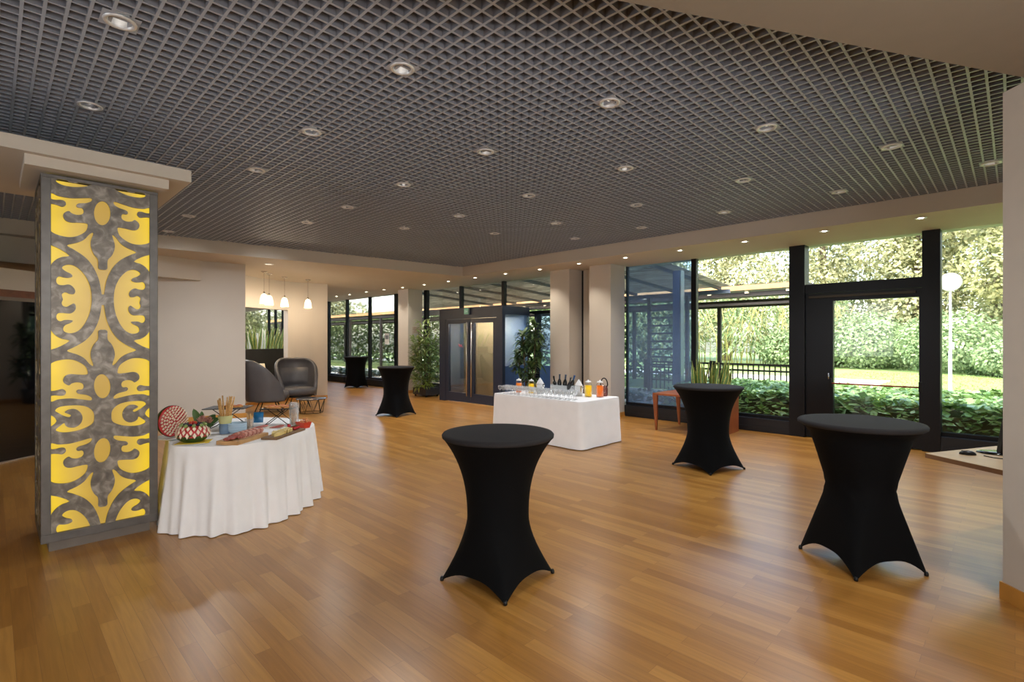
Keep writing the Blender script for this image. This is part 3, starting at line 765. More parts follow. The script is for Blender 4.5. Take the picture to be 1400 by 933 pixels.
for k in range(9):
    b = 2*PI*k/9+.4
    tag(MB().ball((0, 0, 0), .016, 12, 8).build('green_grape', mat('green_grape', (132, 150, 82), .3), loc=p_+Vector((.092*math.cos(b), .083*math.sin(b), .021+.145))), 'pale green grape around the top of the carved watermelon bowl', 'grape', 'grapes on the watermelon bowl')
# flower arrangement behind
p_ = T(276, 594, .4545)
fl = thing('flower_arrangement', 'pink protea blooms with broad green leaves behind the watermelon bowl', 'flowers', p_)
MB().lathe([(.04, 0), (.05, .01), (.045, .05), (.04, .06)], 20).build('vase', mat('dark_vase', (40, 46, 38), .5), fl)
def blade(mb, base, tip, width, bend=Vector((0, 0, 0)), n=6, side=None):
    base = Vector(base); tip = Vector(tip); d = tip-base
    sd = side or d.cross(Vector((R.uniform(-1, 1), R.uniform(-1, 1), .3))).normalized()
    L_, C_, R2 = [], [], []
    nrm = d.cross(sd).normalized()
    for i in range(n+1):
        u = i/n; c = base+d*u+Vector(bend)*(4*u*(1-u)); w_ = width*math.sin(PI*min(1, .08+u*.92))**.8*.5
        L_.append(c-sd*w_); R2.append(c+sd*w_); C_.append(c-nrm*w_*.35)
    mb.grid([L_, C_, R2])
mb = MB()
for (a, b, c, w_) in [(-.07, -.02, .25, .07), (-.02, .03, .22, .05), (.12, .02, .19, .07), (.17, .0, .16, .06), (.08, .05, .12, .06), (-.09, .03, .15, .05), (.14, -.04, .1, .06)]:
    blade(mb, (0, 0, .05), (a, b, c), w_, (a*.1, b*.1, .02), side=Vector((1, .2, 0)).cross(Vector((a, b, c))).cross(Vector((a, b, c))).normalized())
mb.build('leaf_spray', leafmat('bouquet_leaf', [(52, 84, 44), (96, 128, 74), (70, 104, 52)], .45, .15), fl)
mb = MB()
for (cx_, cy_, cz_, r_) in [(.02, -.02, .14, .05), (.075, 0, .135, .04)]:
    for ring in range(4):
        for k in range(9+ring*2):
            b = 2*PI*(k+.5*ring)/(9+ring*2); sp_ = .25+.28*ring
            blade(mb, (cx_, cy_, cz_-.03), (cx_+r_*sp_*math.cos(b), cy_+r_*sp_*math.sin(b), cz_+r_*(1.0-.2*ring)), .02, (0, 0, 0), 4)
mb.build('bloom', leafmat('protea_pink', [(206, 150, 140), (222, 176, 150), (190, 120, 120)], .5, .2), fl)
# breadsticks in a pot
def sticks(parent_pos, n, r, z0, z1, spread, group, label, seed, name='breadstick'):
    rr = random.Random(seed); src = None
    for k in range(n):
        a = 2*PI*k/n+rr.uniform(-.3, .3); rad = r*math.sqrt(rr.uniform(.15, 1)); ln = rr.uniform(.8, 1.05)*(z1-z0)
        d = Vector((math.cos(a)*spread*rr.uniform(.4, 1), math.sin(a)*spread*rr.uniform(.4, 1), 1)).normalized()
        b0_ = parent_pos+Vector((rad*.6*math.cos(a), rad*.6*math.sin(a), z0))
        if src is None:
            src = MB().tube([(0, 0, 0), (0.001, 0, .3), (0, .001, .7), (0, 0, 1)], [.0065, .0075, .0075, .006], 7).build(name, M_stick)
            tag(src, label, 'breadstick', group); o_ = src
        else: o_ = src.copy(); COL.objects.link(o_)
        o_.location = b0_; o_.rotation_euler = d.to_track_quat('Z', 'Y').to_euler(); o_.scale = (1, 1, ln)
p_ = T(308, 593, .4545)
pt = thing('breadstick_pot', 'pale green pot set in a blue pot, full of breadsticks', 'pot', p_)
MB().lathe([(.047, 0), (.05, .004), (.055, .10), (.052, .10), (.046, .008), (1e-4, .007)], 28).build('blue_pot', mat('blue_grey_pot', (116, 140, 166), .5), pt)
MB().lathe([(.042, .04), (.05, .09), (.066, .175), (.063, .176), (.04, .05), (1e-4, .045)], 28).build('green_pot', mat('pale_green_pot', (196, 192, 134), .6), pt)
sticks(p_, 16, .045, .06, .36, .22, 'breadsticks in the pot', 'long breadstick standing in the pale green pot', 4)
# glass jar of sticks, tall vase
def jar(label, cat, p_, r, h_, name):
    return tag(MB().lathe([(r*.8, 0), (r*.85, .004), (r, h_), (r*.94, h_), (r*.78, .01), (1e-4, .009)], 24).build(name, M_cups, loc=p_), label, cat)
p_ = T(341, 589, .4545); jar('short glass tumbler filled with brown straws beside the blue bowls', 'glass', p_, .042, .12, 'glass_tumbler')
sticks(p_, 9, .03, .012, .17, .08, 'breadsticks in the short tumbler', 'short breadstick packed upright in the glass tumbler', 8)
p_ = T(402, 583, .4545); jar('tall clear glass vase next to the red snack box', 'glass', p_, .052, .25, 'glass_vase')
sticks(p_, 8, .035, .012, .15, .06, 'breadsticks in the tall vase', 'pale breadstick inside the tall clear vase', 9)
# blue bowls
p_ = T(324, 592, .4545)
for k in range(3):
    lab_ = ['lowest of the three light blue bowls in the pile', 'middle one of the three light blue bowls in the pile', 'topmost of the three light blue bowls in the pile'][k]
    tag(MB().lathe([(.04, 0), (.06, .004), (.085, .03), (.088, .055), (.083, .055), (.078, .03), (.05, .01), (1e-4, .009)], 32).build('bowl', mat('pale_blue_glaze', (168, 190, 206), .3), loc=p_+Vector((0, 0, k*.022))), lab_, 'bowl', 'blue bowls')
# boards
def board(name, label, a, b, c, th_, m_, up=0):
    a, b, c = T(*a, .4545), T(*b, .4545), T(*c, .4545); d_ = b+(c-b)
    q_ = [a, b, c, c+(a-b)]; o_ = a.copy(); u = Vector((b.x-a.x, b.y-a.y, 0)); v = Vector((c.x-b.x, c.y-b.y, 0)); ang = math.atan2(v.y, v.x)
    L_ = v.length; W_ = u.length; cen = (q_[0]+q_[2])/2
    return tag(MB().box(-L_/2, -W_/2, 0, L_/2, W_/2, th_).build(name, m_, loc=(cen.x, cen.y, ZT), rot=ang, bevel=.003), label, 'board'), cen, ang, L_, W_
b1, c1, a1, L1, W1_ = board('serving_board', 'light wooden board laid with cured meat slices', (294, 609), (326, 609), (368, 596), .034, M_board)
rr = random.Random(12)
M_ham = mat('cured_meat', (172, 84, 72), .45, var=.35, scale=50)
M_sal = mat('salami', (184, 116, 100), .5, var=.3, scale=70)
def slices(cen, ang, L_, W_, z, n, rows_, name, label, group, m_, r_, tilt, u0, u1, th_=.004):
    src = None
    for j in range(rows_):
        for k in range(n):
            u = (u0+(u1-u0)*k/(n-1))*L_; v = ((j+.5)/rows_-.5)*W_*.72
            pos = Vector((cen.x, cen.y, 0))+Vector((math.cos(ang)*u-math.sin(ang)*v, math.sin(ang)*u+math.cos(ang)*v, 0)); pos.z = z
            if src is None:
                src = MB().lathe([(r_*.9, 0), (r_, th_/2), (r_*.9, th_), (1e-4, th_)], 14).build(name, m_); tag(src, label, 'food', group); o_ = src
            else: o_ = src.copy(); COL.objects.link(o_)
            o_.location = pos; o_.rotation_euler = (rr.uniform(-.1, .1), -tilt, ang+rr.uniform(-.2, .2))
            if k % 2: o_.material_slots[0].link = 'OBJECT'; o_.material_slots[0].material = mat('fatty_salami', (212, 160, 142), .5, var=.35, scale=60)
slices(c1, a1, L1, W1_, ZT+.036+.016, 10, 2, 'salami_slice', 'round salami slice overlapping in the rows on the light board', 'salami slices on the light board', M_sal, .033, .85, -.16, .44)
for k in range(7):
    u = -.46*L1+.04*k; v = rr.uniform(-.3, .3)*W1_
    pos = Vector((c1.x+math.cos(a1)*u-math.sin(a1)*v, c1.y+math.sin(a1)*u+math.cos(a1)*v, ZT+.0355))
    mb = MB(); rows = []
    for i in range(7): rows.append([((i/6-.5)*.09, (j/8-.5)*.05, .004+.018*math.sin(j*1.4+i*.7+k)**2+.006*math.sin(i*2.)**2) for j in range(9)])
    mb.grid(rows); o_ = mb.build('ham_slice', M_ham, loc=pos, rot=rr.uniform(0, 3), solid=.003)
    tag(o_, 'crumpled dark red ham slice at the front end of the light board', 'food', 'ham slices on the light board')
b2, c2, a2_, L2, W2_ = board('serving_board', 'narrow brown wooden board laid with cheese and red tomatoes', (356, 602), (379, 602), (418, 588), .02, M_dkboard)
M_cheese = mat('pale_cheese', (226, 200, 130), .5, var=.1, scale=20)
src = None
for k in range(12):
    u = (-.36+.5*k/11)*L2; v = (.18 if k % 2 else -.16)*W2_
    pos = Vector((c2.x+math.cos(a2_)*u-math.sin(a2_)*v, c2.y+math.sin(a2_)*u+math.cos(a2_)*v, ZT+.0205))
    if src is None:
        src = MB().prism([(-.035, -.016), (.035, -.02), (.035, .02)], 0, .032).build('cheese_wedge', M_cheese, bevel=.003); tag(src, 'pale yellow cheese wedge on the narrow brown board', 'cheese', 'cheese wedges on the brown board'); o_ = src
    else: o_ = src.copy(); COL.objects.link(o_)
    o_.location = pos; o_.rotation_euler = (0, rr.uniform(-.1, 0), a2_+rr.uniform(-.7, .7))
for k in range(9):
    u = (.26+.05*(k % 4))*L2; v = ((k//4)-1)*.028
    pos = Vector((c2.x+math.cos(a2_)*u-math.sin(a2_)*v, c2.y+math.sin(a2_)*u+math.cos(a2_)*v, ZT+.02+.017+(.026 if k == 8 else 0)))
    t_ = thing('cherry_tomato', 'red cherry tomato at the far end of the brown cheese board', 'tomato', pos, k, 'cherry tomatoes on the brown board')
    MB().ball((0, 0, 0), .017, 12, 8).build('fruit', mat('berry_red', (176, 34, 44), .25), t_)
    mb = MB()
    for j in range(5): blade(mb, (0, 0, .016), (.014*math.cos(j*1.257), .014*math.sin(j*1.257), .019), .006, (0, 0, 0), 3)
    mb.build('calyx', M_green, t_)
# trays of ham by the stand
for k, (px, py) in enumerate([(356, 586), (378, 586)]):
    p_ = T(px, py, .4545); lab_ = ['white tray of ham nearest the blue packet', 'white tray of ham under the raised pizza stand'][k]
    tag(MB().prism([(-.085, -.065), (.085, -.065), (.095, .065), (-.075, .065)], 0, .008).build('serving_tray', M_white, loc=p_, rot=.2, bevel=.003), lab_, 'tray', 'white ham trays')
    for j in range(4):
        tag(MB().lathe([(.034, 0), (.038, .003), (.034, .006), (1e-4, .0065)], 14, sx=1.1, sy=.8).build('ham_slice', mat('pink_ham', (196, 110, 100), .5, var=.4, scale=60), loc=p_+Vector((-.035+.024*j, -.008+.006*j, .0085+.004*j)), rot=(.12, -.12, .4*j)),
            'pink ham slice fanned on the white tray %s' % ['by the blue packet', 'under the pizza stand'][k], 'food', 'ham slices on tray %s' % ['by the packet', 'under the stand'][k])
p_ = T(353, 578, .4545)
pk = thing('snack_packet', 'bright blue snack packet leaning up behind the ham trays', 'packet', p_, .3)
mb = MB(); rows = []
for i in range(7):
    z_ = i/6*.11; b_ = .016*math.sin(PI*i/6); rows.append([((j/6-.5)*.1, .03*i/6-b_*math.sin(PI*j/6), z_) for j in range(7)])
mb.grid(rows); mb.build('front', mat('packet_blue', (34, 110, 160), .35), pk)
mb = MB(); mb.grid([[(x_, y_+.03*0+.004, z_) for (x_, y_, z_) in r_] for r_ in [[((j/6-.5)*.1, .03*i/6+.012*math.sin(PI*i/6)*math.sin(PI*j/6), i/6*.11) for j in range(7)] for i in range(7)]]); mb.build('back', mat('packet_white', (220, 226, 230), .4), pk)
# red box with snacks
p_ = T(415, 585, .4545)
rb = thing('snack_box', 'open red paper box heaped with snacks at the table edge', 'box', p_, -.5)
mb = MB()
for (x0, y0, x1, y1) in ((-.05, -.035, .05, -.035), (.05, -.035, .05, .035), (.05, .035, -.05, .035), (-.05, .035, -.05, -.035)):
    mb.add([(x0, y0, 0), (x1, y1, 0), (x1*1.35, y1*1.35, .06), (x0*1.35, y0*1.35, .06)], [(0, 1, 2, 3)])
mb.add([(-.05, -.035, .001), (.05, -.035, .001), (.05, .035, .001), (-.05, .035, .001)], [(0, 1, 2, 3)]); mb.build('carton', mat('red_card', (206, 66, 34), .5), rb, solid=.002)
src = None
for k in range(11):
    pos = p_+Vector((rr.uniform(-.04, .04), rr.uniform(-.025, .025), .05+.018*(k % 3)))
    if src is None:
        src = MB().box(-.016, -.01, -.007, .016, .01, .007).build('snack_bite', mat('snack_orange', (214, 150, 100), .6, var=.3, scale=50), bevel=.004); tag(src, 'small baked snack heaped in the open red box', 'food', 'snacks in the red box'); o_ = src
    else: o_ = src.copy(); COL.objects.link(o_)
    o_.location = pos; o_.rotation_euler = (rr.uniform(0, 3), rr.uniform(0, 3), rr.uniform(0, 3))
# raised wire stands with slate tops and pizza
def stand(label, p_, rot, hgt, rad):
    st = thing('food_stand', label, 'stand', p_, rot)
    MB().box(-rad, -rad*.7, hgt-.008, rad, rad*.7, hgt).build('slate_top', M_slate, st, bevel=.002)
    for sx in (-1, 1):
        y_ = sx*rad*.55
        MB().tube([(-rad*.8, y_, .004), (rad*.55, y_, hgt-.010)], .004, 6).build('wire_leg', M_blackmetal, st)
        MB().tube([(rad*.8, y_, .004), (-rad*.55, y_+.006, hgt-.010)], .004, 6).build('wire_leg', M_blackmetal, st)
    MB().tube([(-rad*.8, -rad*.55, .005), (-rad*.8, rad*.55, .005)], .004, 6).build('foot_rod', M_blackmetal, st)
    MB().tube([(rad*.8, -rad*.55, .005), (rad*.8, rad*.55, .005)], .004, 6).build('foot_rod', M_blackmetal, st)
    return st
def pizza(p_, label, group, n, rad, seed):
    rr = random.Random(seed)
    for k in range(n):
        a0 = 2*PI*k/n+.06; a1 = 2*PI*(k+1)/n-.06
        sl = thing('pizza_slice', label, 'food', p_+Vector((.008*math.cos((a0+a1)/2), .006*math.sin((a0+a1)/2), 0)), 0, group)
        q_ = [(0, 0)]+[(rad*math.cos(a0+(a1-a0)*i/5), rad*.72*math.sin(a0+(a1-a0)*i/5)) for i in range(6)]
        MB().prism(q_, 0, .016).build('crust', M_bread, sl, bevel=.003)
        mb = MB(); am = (a0+a1)/2
        mb.ball((rad*.62*math.cos(am), rad*.72*.62*math.sin(am), .017), (.028, .024, .008), 10, 6); mb.build('topping', mat('baked_topping', (206, 112, 66), .5, var=.35, scale=60), sl)
p_ = T(382, 581, .4545); stand('black wire stand raising a slate of pizza slices over the ham trays', p_, .1, .185, .165)
pizza(p_+Vector((0, 0, .1855)), 'pizza slice on the slate raised over the ham trays', 'pizza slices on the stand over the ham', 6, .15, 1)
p_ = T(306, 588, .4545)+Vector((-.02, .12, 0)); stand('black wire stand with slate top behind the breadstick pot', p_, .15, .215, .2)
pizza(p_+Vector((.05, 0, .2155)), 'piece of pizza on the slate behind the breadstick pot', 'pizza pieces on the back stand', 4, .09, 2)

# ================================================================== DRINKS BAR
ga = None
for j, t_ in enumerate((3.815, 3.872, 3.929)):
    for k in range(18):
        s_ = -3.93+k*.0545+(j % 2)*.02
        loc = RF(s_, t_, .44)
        if ga is None:
            ga = MB().lathe([(.032, 0), (.033, .002), (.008, .006), (.0045, .012), (.0045, .055), (.012, .062), (.028, .08), (.034, .105), (.031, .142), (.0298, .142), (.0325, .105), (.026, .082), (.01, .066), (1e-4, .064)], 18).build('wine_glass', M_cups)
            tag(ga, 'empty stemmed wine glass in the rows along the front of the white bar', 'glass', 'wine glasses on the bar'); o_ = ga
        else: o_ = ga.copy(); COL.objects.link(o_)
        o_.location = loc
def jug(label, loc, col, r=.055, h_=.24, lev=.17):
    j_ = thing('juice_jar', label, 'jar', loc, PHI)
    MB().lathe([(r*.9, 0), (r, .006), (r, h_*.8), (r*.85, h_*.86), (r*.75, h_*.9), (r*.7, h_*.9), (r*.92, h_*.78), (r*.94, .01), (1e-4, .008)], 28).build('glass_body', glass('jar_glass', (.99, .99, .99), .3), j_)
    MB().lathe([(r*.9, .011), (r*.92, lev), (1e-4, lev)], 28).build('juice', mat('juice_%d' % col[1], col, .3, emit=(col, .14)), j_)  # faint glow added to the juice to lift its colour
    MB().lathe([(r*.8, h_*.9), (r*.82, h_*.95), (r*.6, h_*.99), (r*.2, h_), (r*.2, h_*1.06), (1e-4, h_*1.07)], 24).build('lid', M_white, j_)
    MB().tube([(r, 0, h_*.72), (r*1.6, 0, h_*.7), (r*1.65, 0, h_*.35), (r, 0, h_*.25)], .006, 8).build('handle', M_cups, j_)
    return j_
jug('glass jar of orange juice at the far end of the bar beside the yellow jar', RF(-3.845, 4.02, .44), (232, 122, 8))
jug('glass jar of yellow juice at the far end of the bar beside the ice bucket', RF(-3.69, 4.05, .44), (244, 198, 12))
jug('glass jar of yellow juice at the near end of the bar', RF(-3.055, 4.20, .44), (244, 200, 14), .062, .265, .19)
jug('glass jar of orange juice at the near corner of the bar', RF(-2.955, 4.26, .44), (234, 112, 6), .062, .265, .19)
def bucket(label, loc):
    b_ = thing('ice_bucket', label, 'bucket', loc, PHI)
    MB().lathe([(.055, 0), (.06, .006), (.078, .17), (.083, .175), (.08, .18), (.075, .172), (.056, .01), (1e-4, .009)], 32).build('pail', M_chrome, b_)
    for sx in (-1, 1): MB().ball((sx*.09, 0, .14), .014, 12, 8).build('knob', M_chrome, b_)
    return b_
def napkin(label, loc):
    mb = MB(); rows = []
    for i in range(8):
        u = i/7; rows.append([((.055*(1-u)+.003)*math.cos(2*PI*k/20)*(1+.25*math.sin(3*2*PI*k/20)), (.04*(1-u)+.003)*math.sin(2*PI*k/20), .11*u**.8) for k in range(20)])
    mb.grid(rows, close=True); o_ = mb.build('napkin', M_cloth, loc=loc); return tag(o_, label, 'napkin')
pb = RF(-3.595, 4.085, .44); bucket('silver ice bucket beside the yellow juice at the far end of the bar', pb); napkin('white cloth napkin peaking out of the far ice bucket', pb+Vector((0, 0, .172)))
pb = RF(-3.165, 4.19, .44); bucket('silver ice bucket between the bottle trough and the near yellow juice', pb); napkin('white cloth napkin peaking out of the near ice bucket', pb+Vector((0, 0, .172)))
pb = RF(-3.43, 4.26, .44)
tr = thing('bottle_trough', 'wide pale metal trough holding the wine bottles on the bar', 'trough', pb, PHI)
mb = MB(); rows = []
for (sx, sy, z_) in ((.20, .085, 0), (.235, .105, .15), (.24, .11, .155), (.228, .1, .15), (.195, .08, .01), (.001, .001, .009)):
    rows.append([(sx*math.copysign(abs(math.cos(2*PI*k/40))**.4, math.cos(2*PI*k/40)), sy*math.copysign(abs(math.sin(2*PI*k/40))**.6, math.sin(2*PI*k/40)), z_) for k in range(40)])
mb.grid(rows, close=True); mb.build('tub', mat('galvanised', (176, 180, 180), .35, metal=.6), tr)
for sx in (-1, 1): MB().tube([(sx*.235, -.04, .13), (sx*.26, -.03, .10), (sx*.26, .03, .10), (sx*.235, .04, .13)], .006, 8).build('handle', M_chrome, tr)
M_bot = mat('black_bottle_glass', (14, 18, 16), .12, spec=.6); M_foil = mat('slate_foil', (74, 88, 108), .35, metal=.4); M_foilb = mat('blue_foil', (44, 92, 148), .35, metal=.4)
def bottle(label, off, tilt, foil):
    b_ = thing('wine_bottle', label, 'bottle', pb+D1*off[0]+D2*off[1]+Vector((0, 0, .02)), PHI, 'wine bottles in the trough')
    b_.rotation_euler = (tilt[0], tilt[1], PHI)
    MB().lathe([(.036, 0), (.038, .005), (.038, .17), (.03, .205), (.016, .235), (.0145, .25), (1e-4, .25)], 20).build('glass_body', M_bot, b_)
    MB().lathe([(.016, .238), (.0155, .25), (.0155, .305), (.0175, .308), (.0175, .32), (1e-4, .321)], 16).build('foil_cap', foil, b_)
bottle('dark bottle slanting at the left end of the trough, near the ice bucket', (-.155, .0), (-.35, -.5), M_bot)
bottle('upright dark bottle with slate foil, first from the far end of the trough', (-.07, -.01), (0, 0.03), M_foil)
bottle('upright dark bottle with slate foil in the middle of the trough', (.03, 0), (0, .12), M_foil)
bottle('dark bottle slanting low in front of the blue topped bottle', (.13, -.03), (.25, .45), M_bot)
bottle('dark bottle with bright blue foil leaning right in the trough', (.115, .045), (-.1, .28), M_foilb)
hk = RF(-2.985, 4.375, .44)
kt = thing('black_handled_pitcher', 'metal pitcher with arched black handle behind the juice jars', 'pitcher', hk, PHI)
MB().lathe([(.05, 0), (.06, .01), (.065, .12), (.05, .17), (.045, .175), (1e-4, .17)], 24).build('body', mat('red_steel_body', (120, 70, 64), .3, metal=.5), kt)
MB().tube([(-.055, 0, .16)]+[(-.07*math.cos(a*PI/10), 0, .19+.11*math.sin(a*PI/10)) for a in range(11)]+[(.055, 0, .16)], .010, 8).build('handle', M_blackmetal, kt)

# ================================================================== SIDE TABLE + SNAKE PLANT
o0 = RF(-2.92, 5.235)
sdt = thing('side_table', 'reddish wood side table against the glass carrying the snake plant', 'table', o0, PHI)
lx, ly, tz = .74*H, .57*H, .414*H
MB().box(0, 0, tz-.035, lx, ly, tz).build('table_top', M_redwood, sdt, bevel=.003)
def taper(mb, x0, x1, y0, y1, z0, z1, fx, fy, ax=0, ay=0):
    mb.add([(x0+ax, y0+ay, z0), (x0+ax+fx, y0+ay, z0), (x0+ax+fx, y0+ay+fy, z0), (x0+ax, y0+ay+fy, z0), (x0, y0, z1), (x1, y0, z1), (x1, y1, z1), (x0, y1, z1)],
           [(0,3,2,1),(4,5,6,7),(0,1,5,4),(1,2,6,5),(2,3,7,6),(3,0,4,7)])
mb = MB(); taper(mb, .0, .09, .0, .05, 0, tz-.036, .03, .03, .055, .0); mb.build('leg', M_redwood, sdt)
mb = MB(); taper(mb, .0, .09, ly-.05, ly, 0, tz-.036, .03, .03, .055, .02); mb.build('leg', M_redwood, sdt)
MB().box(lx-.05, .02, 0, lx-.002, ly-.01, tz-.036).build('side_panel', M_redwood, sdt, bevel=.002)
MB().box(lx*.38, ly-.06, 0, lx-.06, ly-.03, tz-.036).build('back_panel', M_redwood, sdt, bevel=.002)
M_snake = mat('snake_plant_green', (92, 124, 66), .45, var=.4, scale=30); M_snakey = mat('snake_plant_edge', (216, 206, 110), .45, var=.1)
def snake_leaves(mb, n, lx_, ly_, h0, h1, seed):
    rr = random.Random(seed)
    for k in range(n):
        x_ = rr.uniform(-lx_, lx_); y_ = rr.uniform(-ly_, ly_); hh_ = rr.uniform(h0, h1); a = rr.uniform(0, PI); w_ = rr.uniform(.022, .034)
        sd = Vector((math.cos(a), math.sin(a), 0)); ln = Vector((rr.uniform(-.16, .16)+x_*.35, rr.uniform(-.12, .12), 1)).normalized()
        nr = sd.cross(ln); cols_ = [[], [], [], [], []]
        for i in range(8):
            u = i/7; ww = w_*(.6+.6*math.sin(PI*min(1, u*.9+.1)))*(1 if u < .7 else max(.03, (1-u)/.3)); c = Vector((x_, y_, 0))+ln*hh_*u+nr*.015*math.sin(u*5+a)
            for j, q_ in enumerate((-1, -.80, 0, .80, 1)): cols_[j].append(c+sd*ww*q_+nr*(abs(q_)*.010))
        for j in range(4):
            mb.m = 1 if j in (0, 3) else 0; mb.grid([cols_[j], cols_[j+1]])
    mb.m = 0; return mb
spl = thing('snake_plant', 'clump of upright yellow-edged snake plant leaves behind a cocktail table', 'plant', on_t(972, 5.58, .414), PHI)
MB().box(-.32, -.11, 0, .32, .11, .09).build('planter', mat('dark_planter', (44, 40, 38), .6), spl, bevel=.005)
snake_leaves(MB(), 34, .30, .08, .38, .62, 3).build('leaves', [M_snake, M_snakey], spl).location.z = .06

# ================================================================== POTTED PLANTS BY THE DOORS
def leafy(mb, n, crown, lw_, ll, seed, droop=.5, up=.6):
    rr = random.Random(seed)
    for k in range(n):
        z_ = rr.uniform(*crown[2]); f_ = crown[3](z_) if len(crown) > 3 else 1
        a = rr.uniform(0, 2*PI); r_ = math.sqrt(rr.random())*crown[0]*f_
        b_ = Vector((r_*math.cos(a), r_*math.sin(a), z_)); a2 = a+rr.uniform(-1, 1); l_ = ll*rr.uniform(.6, 1.2)
        tip = b_+Vector((math.cos(a2)*l_*.8, math.sin(a2)*l_*.8, l_*rr.uniform(-droop, up)))
        sd = Vector((-math.sin(a2), math.cos(a2), rr.uniform(-.3, .3))).normalized()
        blade(mb, b_, tip, lw_*rr.uniform(.7, 1.2), (0, 0, l_*.12), 4, side=sd)
    return mb
M_leaf1 = leafmat('bamboo_leaf', [(76, 102, 54), (122, 146, 80), (160, 176, 110), (96, 122, 66)], .45, .25)
M_leaf2 = leafmat('dracaena_leaf', [(36, 58, 32), (66, 92, 50), (108, 134, 82), (48, 72, 40)], .4, .15)
M_leafl = leafmat('light_fern', [(128, 146, 50), (164, 176, 74), (110, 136, 44)], .5, .3)
M_stem = mat('plant_stem', (96, 82, 54), .7)
p1 = T(583, 541.5)
pp = thing('potted_plant', 'tall bushy bamboo-like plant in a low dark planter box by the white column', 'plant', p1, PHI)
MB().box(-.33, -.26, .05, .33, .26, .26).build('planter', mat('dark_brown_planter', (48, 40, 36), .6, var=.2), pp, bevel=.008)
for sx in (-1, 1):
    for sy in (-1, 1): MB().lathe([(.03, 0), (.03, .06)], 12, (sx*.27, sy*.2, 0)).build('planter_foot', M_blackmetal, pp)
rr = random.Random(2); mb = MB()
for k in range(7):
    a = rr.uniform(0, 6.28); mb.tube([(.1*math.cos(a), .1*math.sin(a), .24), (.15*math.cos(a), .15*math.sin(a), 1.1), (.25*math.cos(a), .25*math.sin(a), rr.uniform(1.6, 2.2))], .011, 6)
mb.build('stem', M_stem, pp)
leafy(MB(), 1100, (.40, 0, (.45, 1.75)), .055, .26, 4).build('foliage', M_leaf1, pp)
leafy(MB(), 80, (.22, 0, (1.7, 2.25)), .05, .28, 5).build('top_foliage', M_leaf1, pp)
leafy(MB(), 170, (.27, 0, (.26, .55)), .03, .20, 6, .9, .4).build('low_foliage', M_leafl, pp).location = (.1, -.16, 0)
p2 = on_t(723, 5.36)
pp = thing('potted_plant', 'tall dark dracaena with strappy leaves behind the drinks bar', 'plant', p2, PHI)
MB().lathe([(.16, 0), (.2, .02), (.24, .36), (.23, .37), (.2, .34), (1e-4, .33)], 28).build('planter', mat('grey_pot', (70, 70, 72), .5), pp)
mb = MB(); heads = []
for k, (a, l_, r_) in enumerate([(0, 1.95, .22), (1.3, 1.5, .25), (2.4, 1.65, .2), (3.6, 1.25, .26), (4.6, 1.75, .18), (5.6, 1.05, .28)]):
    tp = Vector((r_*math.cos(a), r_*math.sin(a), l_)); heads.append(tp); mb.tube([(.06*math.cos(a), .06*math.sin(a), .33), (r_*.7*math.cos(a), r_*.7*math.sin(a), l_*.6), tp], [.02, .017, .014], 7)
mb.build('stem', M_stem, pp)
mb = MB(); rr = random.Random(9)
for hd in heads:
    for lev in range(4):
        for k in range(15):
            a = rr.uniform(0, 6.28); b_ = hd-Vector((0, 0, lev*.12)); l_ = rr.uniform(.24, .36); e_ = rr.uniform(-.5, .9)-lev*.15
            blade(mb, b_, b_+Vector((math.cos(a)*l_*.85, math.sin(a)*l_*.85, l_*e_)), .07, (0, 0, .07), 5, side=Vector((-math.sin(a), math.cos(a), 0)))
mb.build('foliage', M_leaf2, pp)

# ================================================================== LOUNGE
def armchair(label, loc, rot):
    """local -y is the open front"""
    ch = thing('lounge_chair', label, 'chair', loc, rot, 'high-backed lounge chairs')
    n = 40; out = []
    mb = MB(); rows = []
    for i in range(17):
        v = i/16; row = []
        for k in range(n+1):
            a = math.radians(-128+256*k/n)                 # 0 is the back
            q_ = abs(a)/math.radians(128)
            top = .36+(1.16-.36)*(1-max(0, (q_-.30)/.70)**2.0)**.85 if q_ > .30 else 1.16
            z_ = .26+(top-.26)*v
            r_ = .40+.055*math.sin(min(1, (z_-.26)/.9)*PI/2)
            if z_ > .98: r_ -= (z_-.98)**2*2.4
            y_ = r_*math.cos(a)*1.02; x_ = r_*math.sin(a)*.98
            row.append((x_, y_+.10*(z_-.26), z_))
        rows.append(row)
    mb.grid(rows); mb.build('shell', M_leather, ch, solid=.07, sub=1)
    mb = MB(); rows = []                                  # inner back pad
    for i in range(11):
        v = i/10; row = []
        for k in range(17):
            a = math.radians(-52+104*k/16); z_ = .50+.42*v; edge = min(1, 4*min(v, 1-v)+.15)*min(1, 4*min(k/16, 1-k/16)+.15)
            r_ = .385-.05*edge+.03*v
            row.append((r_*math.sin(a), r_*math.cos(a)+.10*(z_-.26), z_))
        rows.append(row)
    mb.grid(rows); mb.build('back_cushion', M_leather, ch)
    pts = catmull([(-.33, -.30), (0, -.40), (.33, -.30), (.37, 0), (.25, .26), (0, .33), (-.25, .26), (-.37, 0)], 6, True)
    mb = MB(); c_ = sum(pts, Vector((0, 0)))/len(pts)
    for sc_, z_ in (): pass
    rows = [[(v.x*s_, v.y*s_, z_) for v in pts] for s_, z_ in ((.9, .30), (1, .33), (1, .42), (.94, .46), (.7, .475), (.01, .48))]
    mb.grid(rows, close=True); mb.build('seat_cushion', M_leather, ch)
    MB().lathe([(.30, .24), (.37, .27), (.36, .30)], 32).build('seat_base', M_blackmetal, ch)
    for k in range(4):
        a = PI/4+k*PI/2
        MB().tube([(.2*math.cos(a), .2*math.sin(a), .25), (.33*math.cos(a), .33*math.sin(a), .004)], .011, 8).build('leg', M_blackmetal, ch)
    ch.scale = (1.07, 1.07, 1.05)
    return ch
